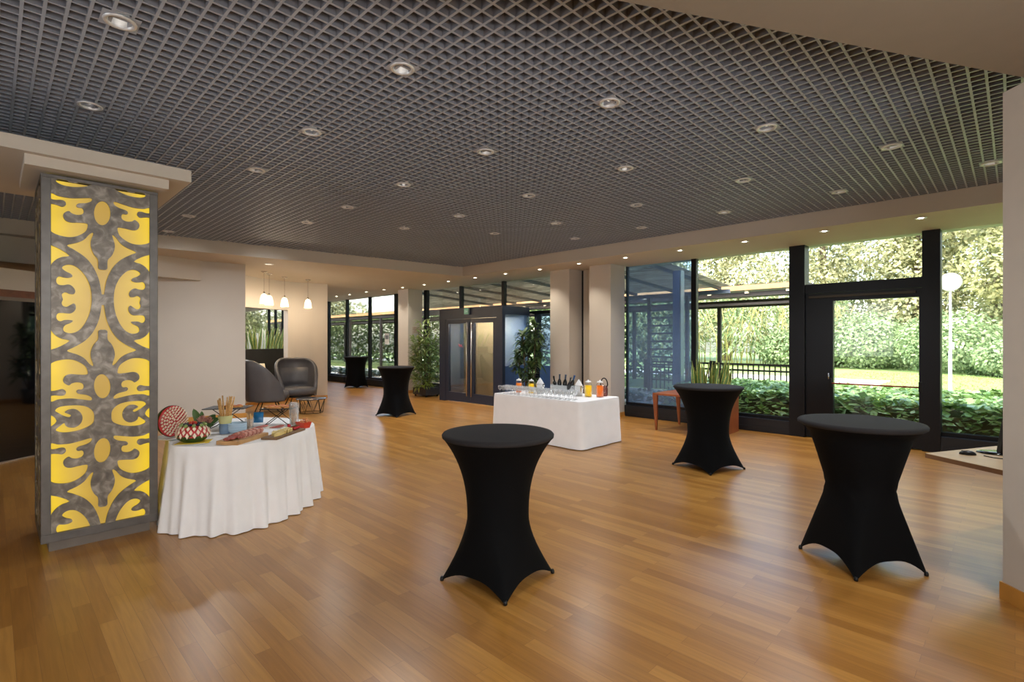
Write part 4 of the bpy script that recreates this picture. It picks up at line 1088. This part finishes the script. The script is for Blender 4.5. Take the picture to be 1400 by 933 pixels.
armchair('grey leather lounge chair with its rounded back turned to the food table', WH(-3.42, 7.20), math.radians(126))
armchair('grey leather lounge chair facing forward against the curved wall', WH(-3.27, 7.80), math.radians(36))
wt = thing('wire_table', 'low round black wire side table in front of the lounge chair', 'table', WH(-2.80, 7.14))
MB().lathe([(.33, .315), (.335, .32), (.335, .33), (.33, .335), (1e-4, .335)], 36).build('table_top', mat('grey_glass_top', (70, 70, 74), .15), wt)
mb = MB(); N_ = 9
for k in range(N_):
    a = 2*PI*k/N_; b = 2*PI*(k+.5)/N_; c = 2*PI*(k+1)/N_
    mb.tube([(.31*math.cos(a), .31*math.sin(a), .315), (.25*math.cos(b), .25*math.sin(b), .008), (.31*math.cos(c), .31*math.sin(c), .315)], .006, 6)
mb.tube([(.25*math.cos(2*PI*k/24), .25*math.sin(2*PI*k/24), .008) for k in range(25)], .006, 6)
mb.build('wire_frame', M_blackmetal, wt)
# pendants
M_shade = mat('lit_glass_shade', (255, 240, 214), .4, emit=((255, 226, 180), 2.4))
pd = None
for k, (px, py, Y_, dz) in enumerate([(361, 374, 7.35, .0), (368, 379, 7.62, -.05), (389, 384.5, 8.0, -.02), (421, 388.5, 8.35, -.02)]):
    loc = WH((px-CX)/F*Y_, Y_, ZS)
    lab = ['glowing white glass pendant lamp, leftmost of the four', 'glowing white glass pendant lamp, second from the left, overlapping the first', 'glowing white glass pendant lamp, third from the left', 'glowing white glass pendant lamp, rightmost of the four'][k]
    if pd is None:
        pd = thing('pendant_lamp', lab, 'lamp', loc, 0, 'pendant lamps in the lounge')
        MB().lathe([(.07, 0), (.07, -.012), (.03, -.03), (1e-4, -.032)][::-1], 20).build('canopy', M_chrome, pd)
        MB().tube([(0, 0, -.02), (0, 0, -.52)], .004, 6).build('cord', M_chrome, pd)
        MB().lathe([(.02, -.48), (.022, -.54), (1e-4, -.545)][::-1], 14).build('holder', M_chrome, pd)
        MB().lathe([(.025, -.53), (.06, -.56), (.082, -.64), (.095, -.76), (.09, -.76), (.077, -.64), (.056, -.565), (1e-4, -.54)], 24).build('shade', M_shade, pd)
    else: dup(pd, loc, 0, lab)
    l = bpy.data.lights.new('pendant_bulb', 'POINT'); l.energy = 9; l.color = (1, .82, .6); l.shadow_soft_size = .04
    lo = bpy.data.objects.new('pendant_bulb', l); COL.objects.link(lo); lo.location = loc+Vector((0, 0, -.82))
# planter behind the opening
pz = WH(-4.45, 8.9)
pb2 = thing('planter_box', 'long dark planter of snake plants seen through the opening behind the chairs', 'planter', pz, math.radians(66))
MB().box(-1.5, -.2, 0, 1.5, .2, 1.42).build('box', mat('dark_box', (40, 38, 36), .5, var=.2), pb2, bevel=.01)
snake_leaves(MB(), 90, 1.42, .16, .45, .75, 8).build('leaves', [M_snake, M_snakey], pb2).location.z = 1.4
lm = thing('table_lamp', 'small pale table lamp glimpsed behind the lounge chairs', 'lamp', WH(-3.93, 8.05, .16)+Vector((0, 0, 0)))
MB().lathe([(.06, 0), (.06, .01), (.012, .02), (.012, .62)], 16).build('base', M_blackmetal, lm)
MB().lathe([(.06, .80), (.10, .60), (.097, .60), (.057, .80)], 20).build('shade', mat('beige_shade', (196, 184, 160), .7, emit=((220, 200, 160), .2)), lm)

# ================================================================== DESK ON THE RIGHT
dA = Vector((2.008, 2.488)); dx_ = Vector((.536, .182)).normalized(); dy_ = Vector((.065, -.343)).normalized()
dk = thing('reception_desk', 'pale wood desk end with brown edge poking out from behind the wall', 'desk', WH(dA.x, dA.y), 0)
q_ = [Vector((0, 0)), dx_*1.0, dx_*1.0+dy_*.46, dy_*.46]
q_ = [(v.x*H, v.y*H) for v in q_]; zt = .4545*H
MB().prism(q_, zt-.036, zt-.002).build('desk_edge', M_desk_edge, dk)
MB().prism([(v[0]*1.0, v[1]*1.0) for v in q_], zt-.002, zt).build('desk_top', M_oak, dk)
lg = [dx_*.55+dy_*.05, dx_*.6+dy_*.05, dx_*.6+dy_*.42, dx_*.55+dy_*.42]
MB().prism([(v.x*H, v.y*H) for v in lg], 0, zt-.036).build('leg_panel', M_desk_edge, dk)
ms = T(1323, 622, .4545)
mo = thing('computer_mouse', 'black computer mouse on the pale desk beside the monitor base', 'mouse', ms, math.radians(-25))
MB().lathe([(.03, 0), (.031, .008), (.027, .02), (.016, .030), (1e-4, .033)], 24, sx=1.75).build('body', mat('mouse_black', (20, 20, 22), .35), mo)
MB().box(-.04, -.002, .026, -.018, .002, .0315).build('scroll_wheel', mat('mouse_grey', (70, 70, 72), .4), mo)
mn = T(1368, 620.5, .4545)
mo = thing('computer_monitor', 'black monitor on a flat glossy base at the desk, half hidden by the wall', 'monitor', mn, math.radians(-18))
MB().lathe([(.12, 0), (.125, .004), (.12, .010), (1e-4, .011)], 40, sx=1.25, sy=.8).build('base', mat('gloss_black', (14, 14, 16), .12), mo)
MB().add([(-.015, -.03, .01), (.06, -.03, .01), (.06, .03, .01), (-.015, .03, .01), (.02, -.03, .26), (.11, -.03, .26), (.11, .03, .26), (.02, .03, .26)], [(0,3,2,1),(4,5,6,7),(0,1,5,4),(1,2,6,5),(2,3,7,6),(3,0,4,7)]).build('neck', mat('gloss_black2', (12, 12, 13), .3), mo, bevel=.004)
MB().box(.24, -.12, .16, .28, .36, .46).build('screen', mat('gloss_black2', (12, 12, 13), .3), mo, bevel=.006)
cb = [T(1345, 624, .4545), T(1360, 627, .4545), T(1378, 628.5, .4545), T(1392, 627, .4545)]
tag(MB().tube([v+Vector((0, 0, .004)) for v in catmull([tuple(v) for v in cb], 6)], .0035, 6).build('cable', M_blackmetal), 'thin black cable lying on the pale desk behind the mouse', 'cable')

# ================================================================== OUTSIDE
def stuff(o): o['kind'] = 'stuff'; return o
M_lawn = mat('lawn_green', (118, 138, 74), .9, var=.15, scale=1.2)
M_earth = mat('garden_earth', (92, 92, 66), .95, var=.3, scale=2)
M_path = mat('pale_path', (200, 192, 176), .9, var=.06, scale=3)
struct(MB().box(-34*H, 6.2*H, -.3, 14*H, 40*H, .09*H).build('ground_lawn', M_lawn, rot=PHI))
struct(MB().box(-34*H, 6.2*H, .09*H, -3.2*H, 8.7*H, .10*H).build('path_entrance', M_path, rot=PHI))
struct(MB().box(-34*H, 12.6*H, .09*H, -2*H, 14.2*H, .105*H).build('path_garden', M_path, rot=PHI))
def leaves(n, sampler, size, seed, aspect=.55, flat=.35):
    rr = random.Random(seed); vs = []; fs = []
    for k in range(n):
        c, nb_ = sampler(rr); sz = size*rr.uniform(.6, 1.3)
        nv = Vector((rr.gauss(0, 1), rr.gauss(0, 1), rr.gauss(0, 1)+flat*2)); nv = (nv.normalized()+nb_*1.0)
        if nv.length < 1e-3: nv = Vector((0, 0, 1))
        nv.normalize(); u = nv.orthogonal().normalized(); u.rotate(Matrix.Rotation(rr.uniform(0, 6.28), 3, nv)); w_ = nv.cross(u)
        b = len(vs)
        vs += [c-u*sz, c+w_*sz*aspect-u*sz*.1, c+u*sz, c-w_*sz*aspect-u*sz*.1]; fs.append((b, b+1, b+2, b+3))
    mb = MB(); mb.add(vs, fs, False); return mb
def blobs_sampler(blobs):
    tot = sum(b[1][0]*b[1][1] for b in blobs); 
    def f(rr):
        x = rr.uniform(0, tot)
        for c, r_ in blobs:
            x -= r_[0]*r_[1]
            if x <= 0: break
        d = Vector((rr.gauss(0, 1), rr.gauss(0, 1), rr.gauss(0, 1))).normalized(); k = rr.uniform(.72, 1.02)
        return Vector(c)+Vector((d.x*r_[0], d.y*r_[1], d.z*r_[2]))*k, d
    return f
L_tree = leafmat('pale_tree_leaf', [(128, 136, 98), (186, 186, 144), (212, 210, 172), (158, 160, 114), (104, 112, 78)], .6, .4)
L_olive = leafmat('olive_tree_leaf', [(142, 148, 104), (196, 194, 146), (176, 178, 124), (118, 126, 84)], .6, .4)
L_bush = leafmat('bush_leaf', [(84, 108, 70), (136, 158, 108), (166, 184, 138), (102, 128, 82)], .6, .35)
L_dark = leafmat('dark_hedge_leaf', [(44, 66, 36), (90, 112, 62), (134, 150, 94), (60, 84, 46)], .6, .3)
L_ivy = leafmat('ivy_leaf', [(84, 112, 58), (130, 166, 84), (178, 206, 122), (208, 226, 160), (104, 136, 78)], .4, .25)
M_bark = mat('bark', (104, 92, 76), .9, var=.3, scale=12)
def tree(label, s_, t_, hgt, wid, seed, lm_, n=5200, size=.17, trunk=True, zb=.09, low=.22):
    rr = random.Random(seed); base = RF(s_, t_, zb)
    tr_ = thing('garden_tree', label, 'tree', base, 0, 'trees beyond the lawn')
    bl = []
    for k in range(17):
        a = rr.uniform(0, 6.28); r_ = rr.uniform(0, wid*.72); z_ = hgt*(low+.08+(.80-low)*(k+.5)/17)
        q_ = wid*rr.uniform(.32, .5); bl.append(((r_*math.cos(a), r_*math.sin(a), z_), (q_, q_, q_*rr.uniform(.7, 1.0))))
    leaves(n, blobs_sampler(bl), size, seed).build('crown', lm_, tr_)
    mb = MB(); mb.tube([(0, 0, 0), (.05, 0, hgt*.3), (-.05, .08, hgt*.6), (0, 0, hgt*.85)], [wid*.07, wid*.055, wid*.035, .02], 8); mb.build('trunk', M_bark, tr_)
    mb = MB()
    for k in range(6): mb.tube([(0, 0, hgt*.35), Vector(bl[k][0])*.6+Vector((0, 0, hgt*.15)), bl[k][0]], [wid*.03, wid*.02, .012], 6)
    mb.build('branches', M_bark, tr_)
def bush(label, s_, t_, rx, rz, seed, lm_, n=2600, size=.11, zb=.09, ry=None, group='bushes on the garden slope'):
    o_ = leaves(n, blobs_sampler([((rx*.5*math.cos(k*1.9), (ry or rx)*.4*math.sin(k*2.3), rz*(.3+.12*(k % 3))), (rx*.6, (ry or rx)*.6, rz*.55)) for k in range(6)]), size, seed, flat=.6).build('garden_bush', lm_, loc=RF(s_, t_, zb))
    return tag(o_, label, 'bush', group)
# big trees right
tl = ['pale leafy garden tree seen through the far right pane', 'pale leafy garden tree above the glass garden door', 'olive-toned garden tree above the door transom', 'pale garden tree behind the pergola roof', 'yellowish garden tree behind the lamp post', 'dense garden tree at the far right edge', 'pale garden tree over the wide window', 'garden tree between pergola and door']
pos = [(1.2, 23.5), (-2.6, 24.5), (-6.2, 26.5), (-9.6, 24.0), (5.2, 22.0), (8.5, 18.5), (-14.5, 25.0), (-.6, 29.5)]
for k, (a, b) in enumerate(pos): tree(tl[k], a, b, [14.5, 14, 15.5, 15, 14.5, 13, 14, 19][k], [5.2, 5.0, 5.4, 5.4, 5.2, 5.0, 5.2, 6.4][k], 20+k, [L_olive, L_tree, L_tree, L_tree, L_olive, L_olive, L_tree, L_olive][k], 19000, .15, low=.06)
for k, (a, b) in enumerate([(-12, 21), (-17, 24), (-24, 21), (-18.5, 17.5), (-27, 13), (-31, 10)]):
    tree(['distant tree over the far glass wall, behind the covered walkway', 'distant tree rising beside the pale sky', 'distant tree at the far end of the walkway', 'distant rounded tree over the entrance canopy', 'distant tree seen through the lounge opening', 'farthest tree seen through the lounge opening'][k], a, b, [8.5, 9.5, 8, 7.5, 9, 9][k], 3.6, 40+k, L_tree, 7000, .18)
bl_ = ['light green bush on the slope behind the lamp post', 'light green bush on the slope behind the garden door', 'rounded bush at the foot of the pale trees', 'green bush on the slope at the far right', 'low bush beyond the lawn beside the pergola', 'bright bush at the edge of the lawn']
for k, (a, b, c, d) in enumerate([(1.4, 19.6, 3.4, 2.7), (-1.2, 20.2, 3.4, 2.7), (-3.4, 21.2, 3.2, 2.9), (4.2, 17.8, 3.6, 2.7), (-5.6, 20.6, 2.6, 2.0), (.2, 18.7, 2.6, 1.5)]): bush(bl_[k], a, b, c, d, 60+k, L_bush, 8500, .10)
# bamboo thicket behind the walkway
for k, (a, b) in enumerate([(-7.2, 19.6), (-9.8, 19.8), (-12.4, 20.1), (-5.2, 20.6)]):
    bb_ = thing('bamboo_clump', ['bamboo thicket seen under the pergola roof', 'bamboo thicket behind the louvred screen', 'bamboo thicket behind the arched branches', 'bamboo thicket by the pergola end post'][k], 'bamboo', RF(a, b, .09), 0, 'bamboo beyond the walkway')
    rr = random.Random(80+k); mb = MB()
    for j in range(34):
        x_, y_ = rr.uniform(-1.9, 1.9), rr.uniform(-.6, .6); mb.tube([(x_, y_, 0), (x_+rr.uniform(-.3, .3), y_, 1.8), (x_+rr.uniform(-.9, .9), y_+rr.uniform(-.4, .4), 3.6)], .022, 5)
    mb.build('canes', mat('bamboo_cane', (150, 146, 84), .6, var=.3), bb_)
    leafy(MB(), 1100, (1.9, 0, (.7, 4.2)), .10, .55, 90+k, .9, .3).build('foliage', L_bush, bb_)
# hedge behind the walkway on the left
for k in range(5):
    o_ = leaves(5200, lambda rr: (Vector((rr.uniform(-4.2, 4.2), rr.uniform(-.5, .5)*0-.45+rr.uniform(0, .12), rr.uniform(0, 3.1))) if rr.random() < .8 else Vector((rr.uniform(-4.2, 4.2), rr.uniform(-.5, .5), 3.1+rr.uniform(-.1, .2))), Vector((0, -.4, .3))), .11, 100+k).build('garden_hedge', L_dark, loc=RF(-8.2-k*5, 11.6, .09), rot=PHI)
    tag(o_, ['tall clipped hedge behind the glass entrance doors', 'tall hedge behind the walkway, seen past the white column', 'tall hedge behind the far cocktail table', 'tall hedge at the far end of the glass wall', 'tall hedge glimpsed through the lounge opening'][k], 'hedge', 'hedges behind the walkway')
# ivy beds under the windows
iv = leaves(16000, lambda rr: (lambda x, y: (RF(x, y, .10+(.33+.05*noise.noise(Vector((x*3, y*3, 0))))*max(0., min(1, (y-6.12)*5))*rr.uniform(.55, 1.0)**.5), Vector((0, 0, .5))))(rr.uniform(-3.3, 2.9), rr.uniform(6.12, 7.9)), .072, 7, .75, .9).build('ivy_groundcover', L_ivy)
stuff(tag(iv, 'bed of glossy green ivy under the garden windows', 'ivy'))
m = MB(); hbox(m, -3.3, 2.9, 6.5, 7.7, .09, .26); struct(m.build('ground_ivy_bed', M_earth, rot=PHI))
iv = leaves(5200, lambda rr: (lambda x, y: (RF(x, y, .10+.2*rr.uniform(.3, 1)), Vector((0, 0, .5))))(rr.uniform(-20, -3.2), rr.uniform(6.2, 6.68)), .085, 8, .75, .9).build('ivy_groundcover', leafmat('grey_ivy', [(60, 84, 62), (120, 142, 118), (150, 168, 150), (86, 108, 84)], .4, .2))
stuff(tag(iv, 'strip of greyish ivy along the far glass wall', 'ivy'))
gs = leaves(15000, lambda rr: (lambda x, y: (RF(x, y, .092), Vector((0, 0, .0))))(rr.uniform(-3.4, 6), rr.uniform(7.8, 18)), .07, 9, .2, -.2).build('lawn_grass', leafmat('grass_blade', [(118, 142, 66), (146, 170, 92), (166, 184, 116)], .7, .4))
stuff(tag(gs, 'sunlit short lawn beyond the ivy bed', 'grass'))
# lamp post
lp = thing('lamp_post', 'white globe lamp post standing on the lawn outside the right pane', 'street lamp', WH(.856*9.3, 9.3, .09))
MB().lathe([(.06, 0), (.06, .02), (.045, .03), (.042, 1.2), (.034, 1.22), (.03, 3.0), (.03, 3.05)], 16).build('pole', mat('pale_grey_pole', (196, 198, 200), .5), lp)
MB().ball((0, 0, 3.27), .27, 28, 18).build('globe', mat('opal_globe', (240, 240, 240), .3, emit=((255, 255, 255), .15)), lp)
MB().lathe([(.05, 2.98), (.09, 3.02), (.09, 3.06)], 16).build('collar', mat('pale_grey_pole', (196, 198, 200), .5), lp)
MB().box(-.06, -.07, 1.25, .06, -.03, 1.45).build('control_box', mat('pale_grey_pole', (196, 198, 200), .5), lp)
# covered walkway (pergola)
M_orange = mat('orange_fascia', (196, 150, 98), .6, var=.12, scale=4); M_dkbeam = mat('dark_brown_beam', (52, 46, 42), .6, var=.2); M_post = mat('red_brown_post', (128, 74, 50), .6, var=.15)
pg = thing('covered_walkway', 'long timber covered walkway with orange roof edge running past the windows', 'pergola', RF(-2.35, 8.8, .09), PHI)
LN = 22*H
MB().box(-LN, 0, 1.76*H, 0, .06, 1.84*H).build('roof_fascia', M_orange, pg)
MB().box(-LN, .06, 1.80*H, 0, 2.1*H, 1.85*H).build('roof', M_dkbeam, pg)
MB().box(-LN, .12, 1.66*H, 0, .2, 1.73*H).build('front_beam', M_dkbeam, pg)
MB().box(-LN, 2.0*H, 1.60*H, 0, 2.0*H+.1, 1.75*H).build('rear_beam', M_dkbeam, pg)
MB().box(-LN, .25, 1.52*H, -.02, .32, 1.56*H).build('lower_beam', M_dkbeam, pg)
for k in range(11):
    MB().box(-.18-k*2.05*H, .1, 0, -.06-k*2.05*H, .22, 1.66*H).build('post', M_post if k == 0 else M_dkbeam, pg)
    MB().box(-.18-k*2.05*H, 2.0*H, 0, -.06-k*2.05*H, 2.0*H+.1, 1.66*H).build('post', M_dkbeam, pg)
for k in range(14):
    x_ = -.35-k*1.05
    MB().box(x_-.05, .065, 1.705*H, x_+.05, .16, 1.757*H).build('lamp_box', mat('beige_lamp_box', (206, 196, 170), .5), pg)
fn = thing('garden_railing', 'black metal garden railing with upright bars under the walkway roof', 'railing', RF(-2.5, 8.92, .09), PHI)
for z_ in (.40, .50, .16): MB().box(-2.6*H, 0, z_*H, 0, .05, z_*H+.05).build('rail', M_blackmetal, fn)
for k in range(30): MB().box(-.06-k*.14, .01, .0, -.03-k*.14, .035, .5*H).build('bar', M_blackmetal, fn)
for k in range(3): MB().box(-.1-k*1.3*H, -.01, 0, .06-k*1.3*H, .07, .56*H).build('post', M_blackmetal, fn)
sc2 = thing('louvred_screen', 'dark louvred screen between two posts outside the blue glass', 'screen', RF(-4.62, 8.1, .09), PHI)
for x_ in (0, 1.15): MB().box(x_, 0, 0, x_+.09, .09, 1.66*H).build('post', M_dkbeam, sc2)
for k in range(9): MB().box(.09, .0, .35*H+k*.135*H, 1.15, .06, .35*H+k*.135*H+.05).build('slat', M_dkbeam, sc2)
# entrance canopy
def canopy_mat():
    m_, nt, b = new_mat('light_mottled_canopy'); tc = nt.nodes.new('ShaderNodeTexCoord'); n = nt.nodes.new('ShaderNodeTexNoise'); n.inputs['Scale'].default_value = 2.6; n.inputs['Detail'].default_value = 8; n.inputs['Distortion'].default_value = 2.
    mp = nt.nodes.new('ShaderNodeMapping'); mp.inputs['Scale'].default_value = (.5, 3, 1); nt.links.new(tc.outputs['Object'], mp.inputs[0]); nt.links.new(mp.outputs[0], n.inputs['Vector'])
    r_ = nt.nodes.new('ShaderNodeValToRGB'); e = r_.color_ramp.elements; e[0].position = .35; e[0].color = (*lin((84, 80, 76)), 1); e[1].position = .70; e[1].color = (*lin((214, 208, 190)), 1)  # noise ramp paints mottled light and sky specks into the roof sheet
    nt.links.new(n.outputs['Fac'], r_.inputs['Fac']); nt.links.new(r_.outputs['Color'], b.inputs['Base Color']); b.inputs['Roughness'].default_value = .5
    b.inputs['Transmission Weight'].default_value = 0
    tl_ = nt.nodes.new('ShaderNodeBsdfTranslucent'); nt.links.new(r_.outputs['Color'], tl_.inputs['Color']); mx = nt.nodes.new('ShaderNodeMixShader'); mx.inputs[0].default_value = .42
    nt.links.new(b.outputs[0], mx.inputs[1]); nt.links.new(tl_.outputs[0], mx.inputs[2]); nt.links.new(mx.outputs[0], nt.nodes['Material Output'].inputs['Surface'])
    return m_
en_ = thing('entrance_canopy', 'light-mottled translucent canopy roof over the glass entrance, on grey rafters', 'canopy', RF(-3.55, 6.2, .09), PHI)
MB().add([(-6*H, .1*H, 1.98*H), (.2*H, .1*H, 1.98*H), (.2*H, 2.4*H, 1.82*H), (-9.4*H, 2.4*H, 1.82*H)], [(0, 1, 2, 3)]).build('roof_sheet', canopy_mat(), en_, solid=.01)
M_raft = mat('blue_grey_rafter', (82, 92, 108), .5)
for k in range(8):
    x_ = -.0-k*.8*H
    mb = MB(); mb.add([(x_-.04, .05*H, 1.93*H), (x_+.04, .05*H, 1.93*H), (x_+.04, 2.42*H, 1.77*H), (x_-.04, 2.42*H, 1.77*H), (x_-.04, .05*H, 1.975*H), (x_+.04, .05*H, 1.975*H), (x_+.04, 2.42*H, 1.815*H), (x_-.04, 2.42*H, 1.815*H)], [(0,3,2,1),(4,5,6,7),(0,1,5,4),(1,2,6,5),(2,3,7,6),(3,0,4,7)]); mb.build('rafter', M_raft, en_)
MB().box(-9.4*H, 2.3*H, 1.70*H, .2*H, 2.3*H+.08, 1.765*H).build('edge_beam', M_raft, en_)
M_bpost = mat('blue_steel_post', (70, 98, 134), .4)
MB().box(.1*H, .55*H, 0, .1*H+.17, .55*H+.17, 1.9*H).build('post', M_bpost, en_)
MB().box(.1*H+.175, .55*H, 0, .1*H+.20, .55*H+.17, 1.9*H).build('post_trim', M_chrome, en_)

# ================================================================== CAMERA, LIGHT
cam = bpy.data.cameras.new('camera'); cam.lens = 18.0; cam.sensor_width = 36; cam.clip_start = .05; cam.clip_end = 300
co = bpy.data.objects.new('camera', cam); COL.objects.link(co); co.location = (0, 0, H); co.rotation_euler = (PI/2, 0, 0)
S.camera = co
S.cycles.transparent_max_bounces = 48; S.cycles.max_bounces = 10; S.cycles.diffuse_bounces = 5
wd = bpy.data.worlds.new('world'); S.world = wd; wd.use_nodes = True
nt = wd.node_tree; bg = nt.nodes['Background']; sky = nt.nodes.new('ShaderNodeTexSky'); sky.sky_type = 'NISHITA'; sky.sun_disc = False
sky.sun_elevation = math.radians(42); sky.sun_rotation = math.radians(200); sky.air_density = 1.2; sky.dust_density = 3.0
nt.links.new(sky.outputs[0], bg.inputs['Color']); bg.inputs['Strength'].default_value = 0.62
sun = bpy.data.lights.new('sun', 'SUN'); sun.energy = 4.6; sun.angle = math.radians(1.5); sun.color = (1, .94, .82)
so = bpy.data.objects.new('sun', sun); COL.objects.link(so)
dv = (D2*.06+D1*.85+Vector((0, 0, -.85))).normalized(); so.rotation_euler = dv.to_track_quat('-Z', 'Y').to_euler(); so.location = (0, 0, 20)
def area(name, loc, look, sx, sy, e, col=(1, .95, .88)):
    l = bpy.data.lights.new(name, 'AREA'); l.shape = 'RECTANGLE'; l.size = sx; l.size_y = sy; l.energy = e; l.color = col
    o_ = bpy.data.objects.new(name, l); COL.objects.link(o_); o_.location = loc; o_.rotation_euler = (Vector(look)-Vector(loc)).to_track_quat('-Z', 'Y').to_euler()
area('rear_fill', (.9*H, -1.0*H, 1.5*H), (2.6*H, -3.6*H, 1.0*H), 2.5, 1.2, 260, (.86, .93, 1))  # added light bounced off the back wall as soft room fill
area('rear_fill_up', (.4*H, -1.7*H, .5*H), (-.6*H, 3.2*H, 2.6*H), 5.0, 1.0, 36, (.9, .95, 1))  # unseen fill added behind the camera to lift the ceiling
area('side_fill', RF(.9, .75, 1.5), RF(-5.5, 1.5, .2), 2.2, 1.0, 42, (.9, .95, 1))  # fill added out of view, aimed along the room at the left wall
area('vestibule_fill', RF((V0+V1)/2, 5.62, 1.38), RF((V0+V1)/2, 5.7, .2), 1.6, .3, 70)  # added to brighten the panel behind the door glass
area('lounge_fill', RF(-9.6, 2.6, 1.97), RF(-8.6, 3.2, .2), 2.0, 2.0, 90, (.95, .97, 1))  # hidden fill added for the lounge
area('left_fill', (-3.2*H, .35*H, 1.25*H), (3*H, .9*H, 1.1*H), 2.4, 2.0, 30, (.92, .96, 1))  # weak out-of-view fill added for the right wall
# added fill spots just below the grille, apart from its downlights
for k, (a, b) in enumerate([(-5.5, 1.4), (-5.5, 2.7), (-5.3, 4.0), (-3.4, 2.2), (-3.2, 4.4), (-1.4, 2.6), (-1.2, 4.4), (.2, 3.6)]):
    l = bpy.data.lights.new('grille_fill', 'SPOT'); l.energy = 88 if a < -3 else 62; l.spot_size = math.radians(150); l.spot_blend = 1; l.color = (.93, .96, 1); l.shadow_soft_size = .09
    lo = bpy.data.objects.new('grille_fill', l); COL.objects.link(lo); lo.location = RF(a, b, ZG-.02)
for k, (a, b) in enumerate([(-5.5, 1.35), (-5.5, 2.2)]):  # aimed spots added to brighten the left wall
    l = bpy.data.lights.new('left_wall_fill', 'SPOT'); l.energy = 60; l.spot_size = math.radians(75); l.spot_blend = 1; l.color = (.95, .97, 1); l.shadow_soft_size = .08
    lo = bpy.data.objects.new('left_wall_fill', l); COL.objects.link(lo); lo.location = RF(a, b, ZG-.02); lo.rotation_euler = (RF(-7.3, b+.2, .8)-lo.location).to_track_quat('-Z', 'Y').to_euler()
S.view_settings.view_transform = 'Standard'; S.view_settings.look = 'None'; S.view_settings.exposure = 1.08

# small pieces that sit on a part belong under that part
SUB = {'bulb': 'reflector', 'planter_foot': 'planter', 'scroll_wheel': 'body', 'knob': 'pail', 'control_box': 'pole', 'collar': 'pole', 'print': ('board', 'sheet'),
       'pictogram': 'face', 'lamp_box': 'roof_fascia', 'topping': 'crust', 'foot': 'stretch_cover', 'handle': ('glass_body', 'tub'), 'foil_cap': 'glass_body', 'desk_top': 'desk_edge', 'neck': 'base', 'holder': 'cord', 'back_cushion': 'shell'}
st_ = lambda o: o.name.split('.')[0]
for root in [o for o in COL.objects if o.parent is None and o.get('category')]:
    kids = list(root.children)
    for c in kids:
        want = SUB.get(st_(c))
        if not want: continue
        want = want if isinstance(want, tuple) else (want,)
        host = next((h for h in kids if st_(h) in want), None)
        if host and host.matrix_basis == Matrix.Identity(4): c.parent = host
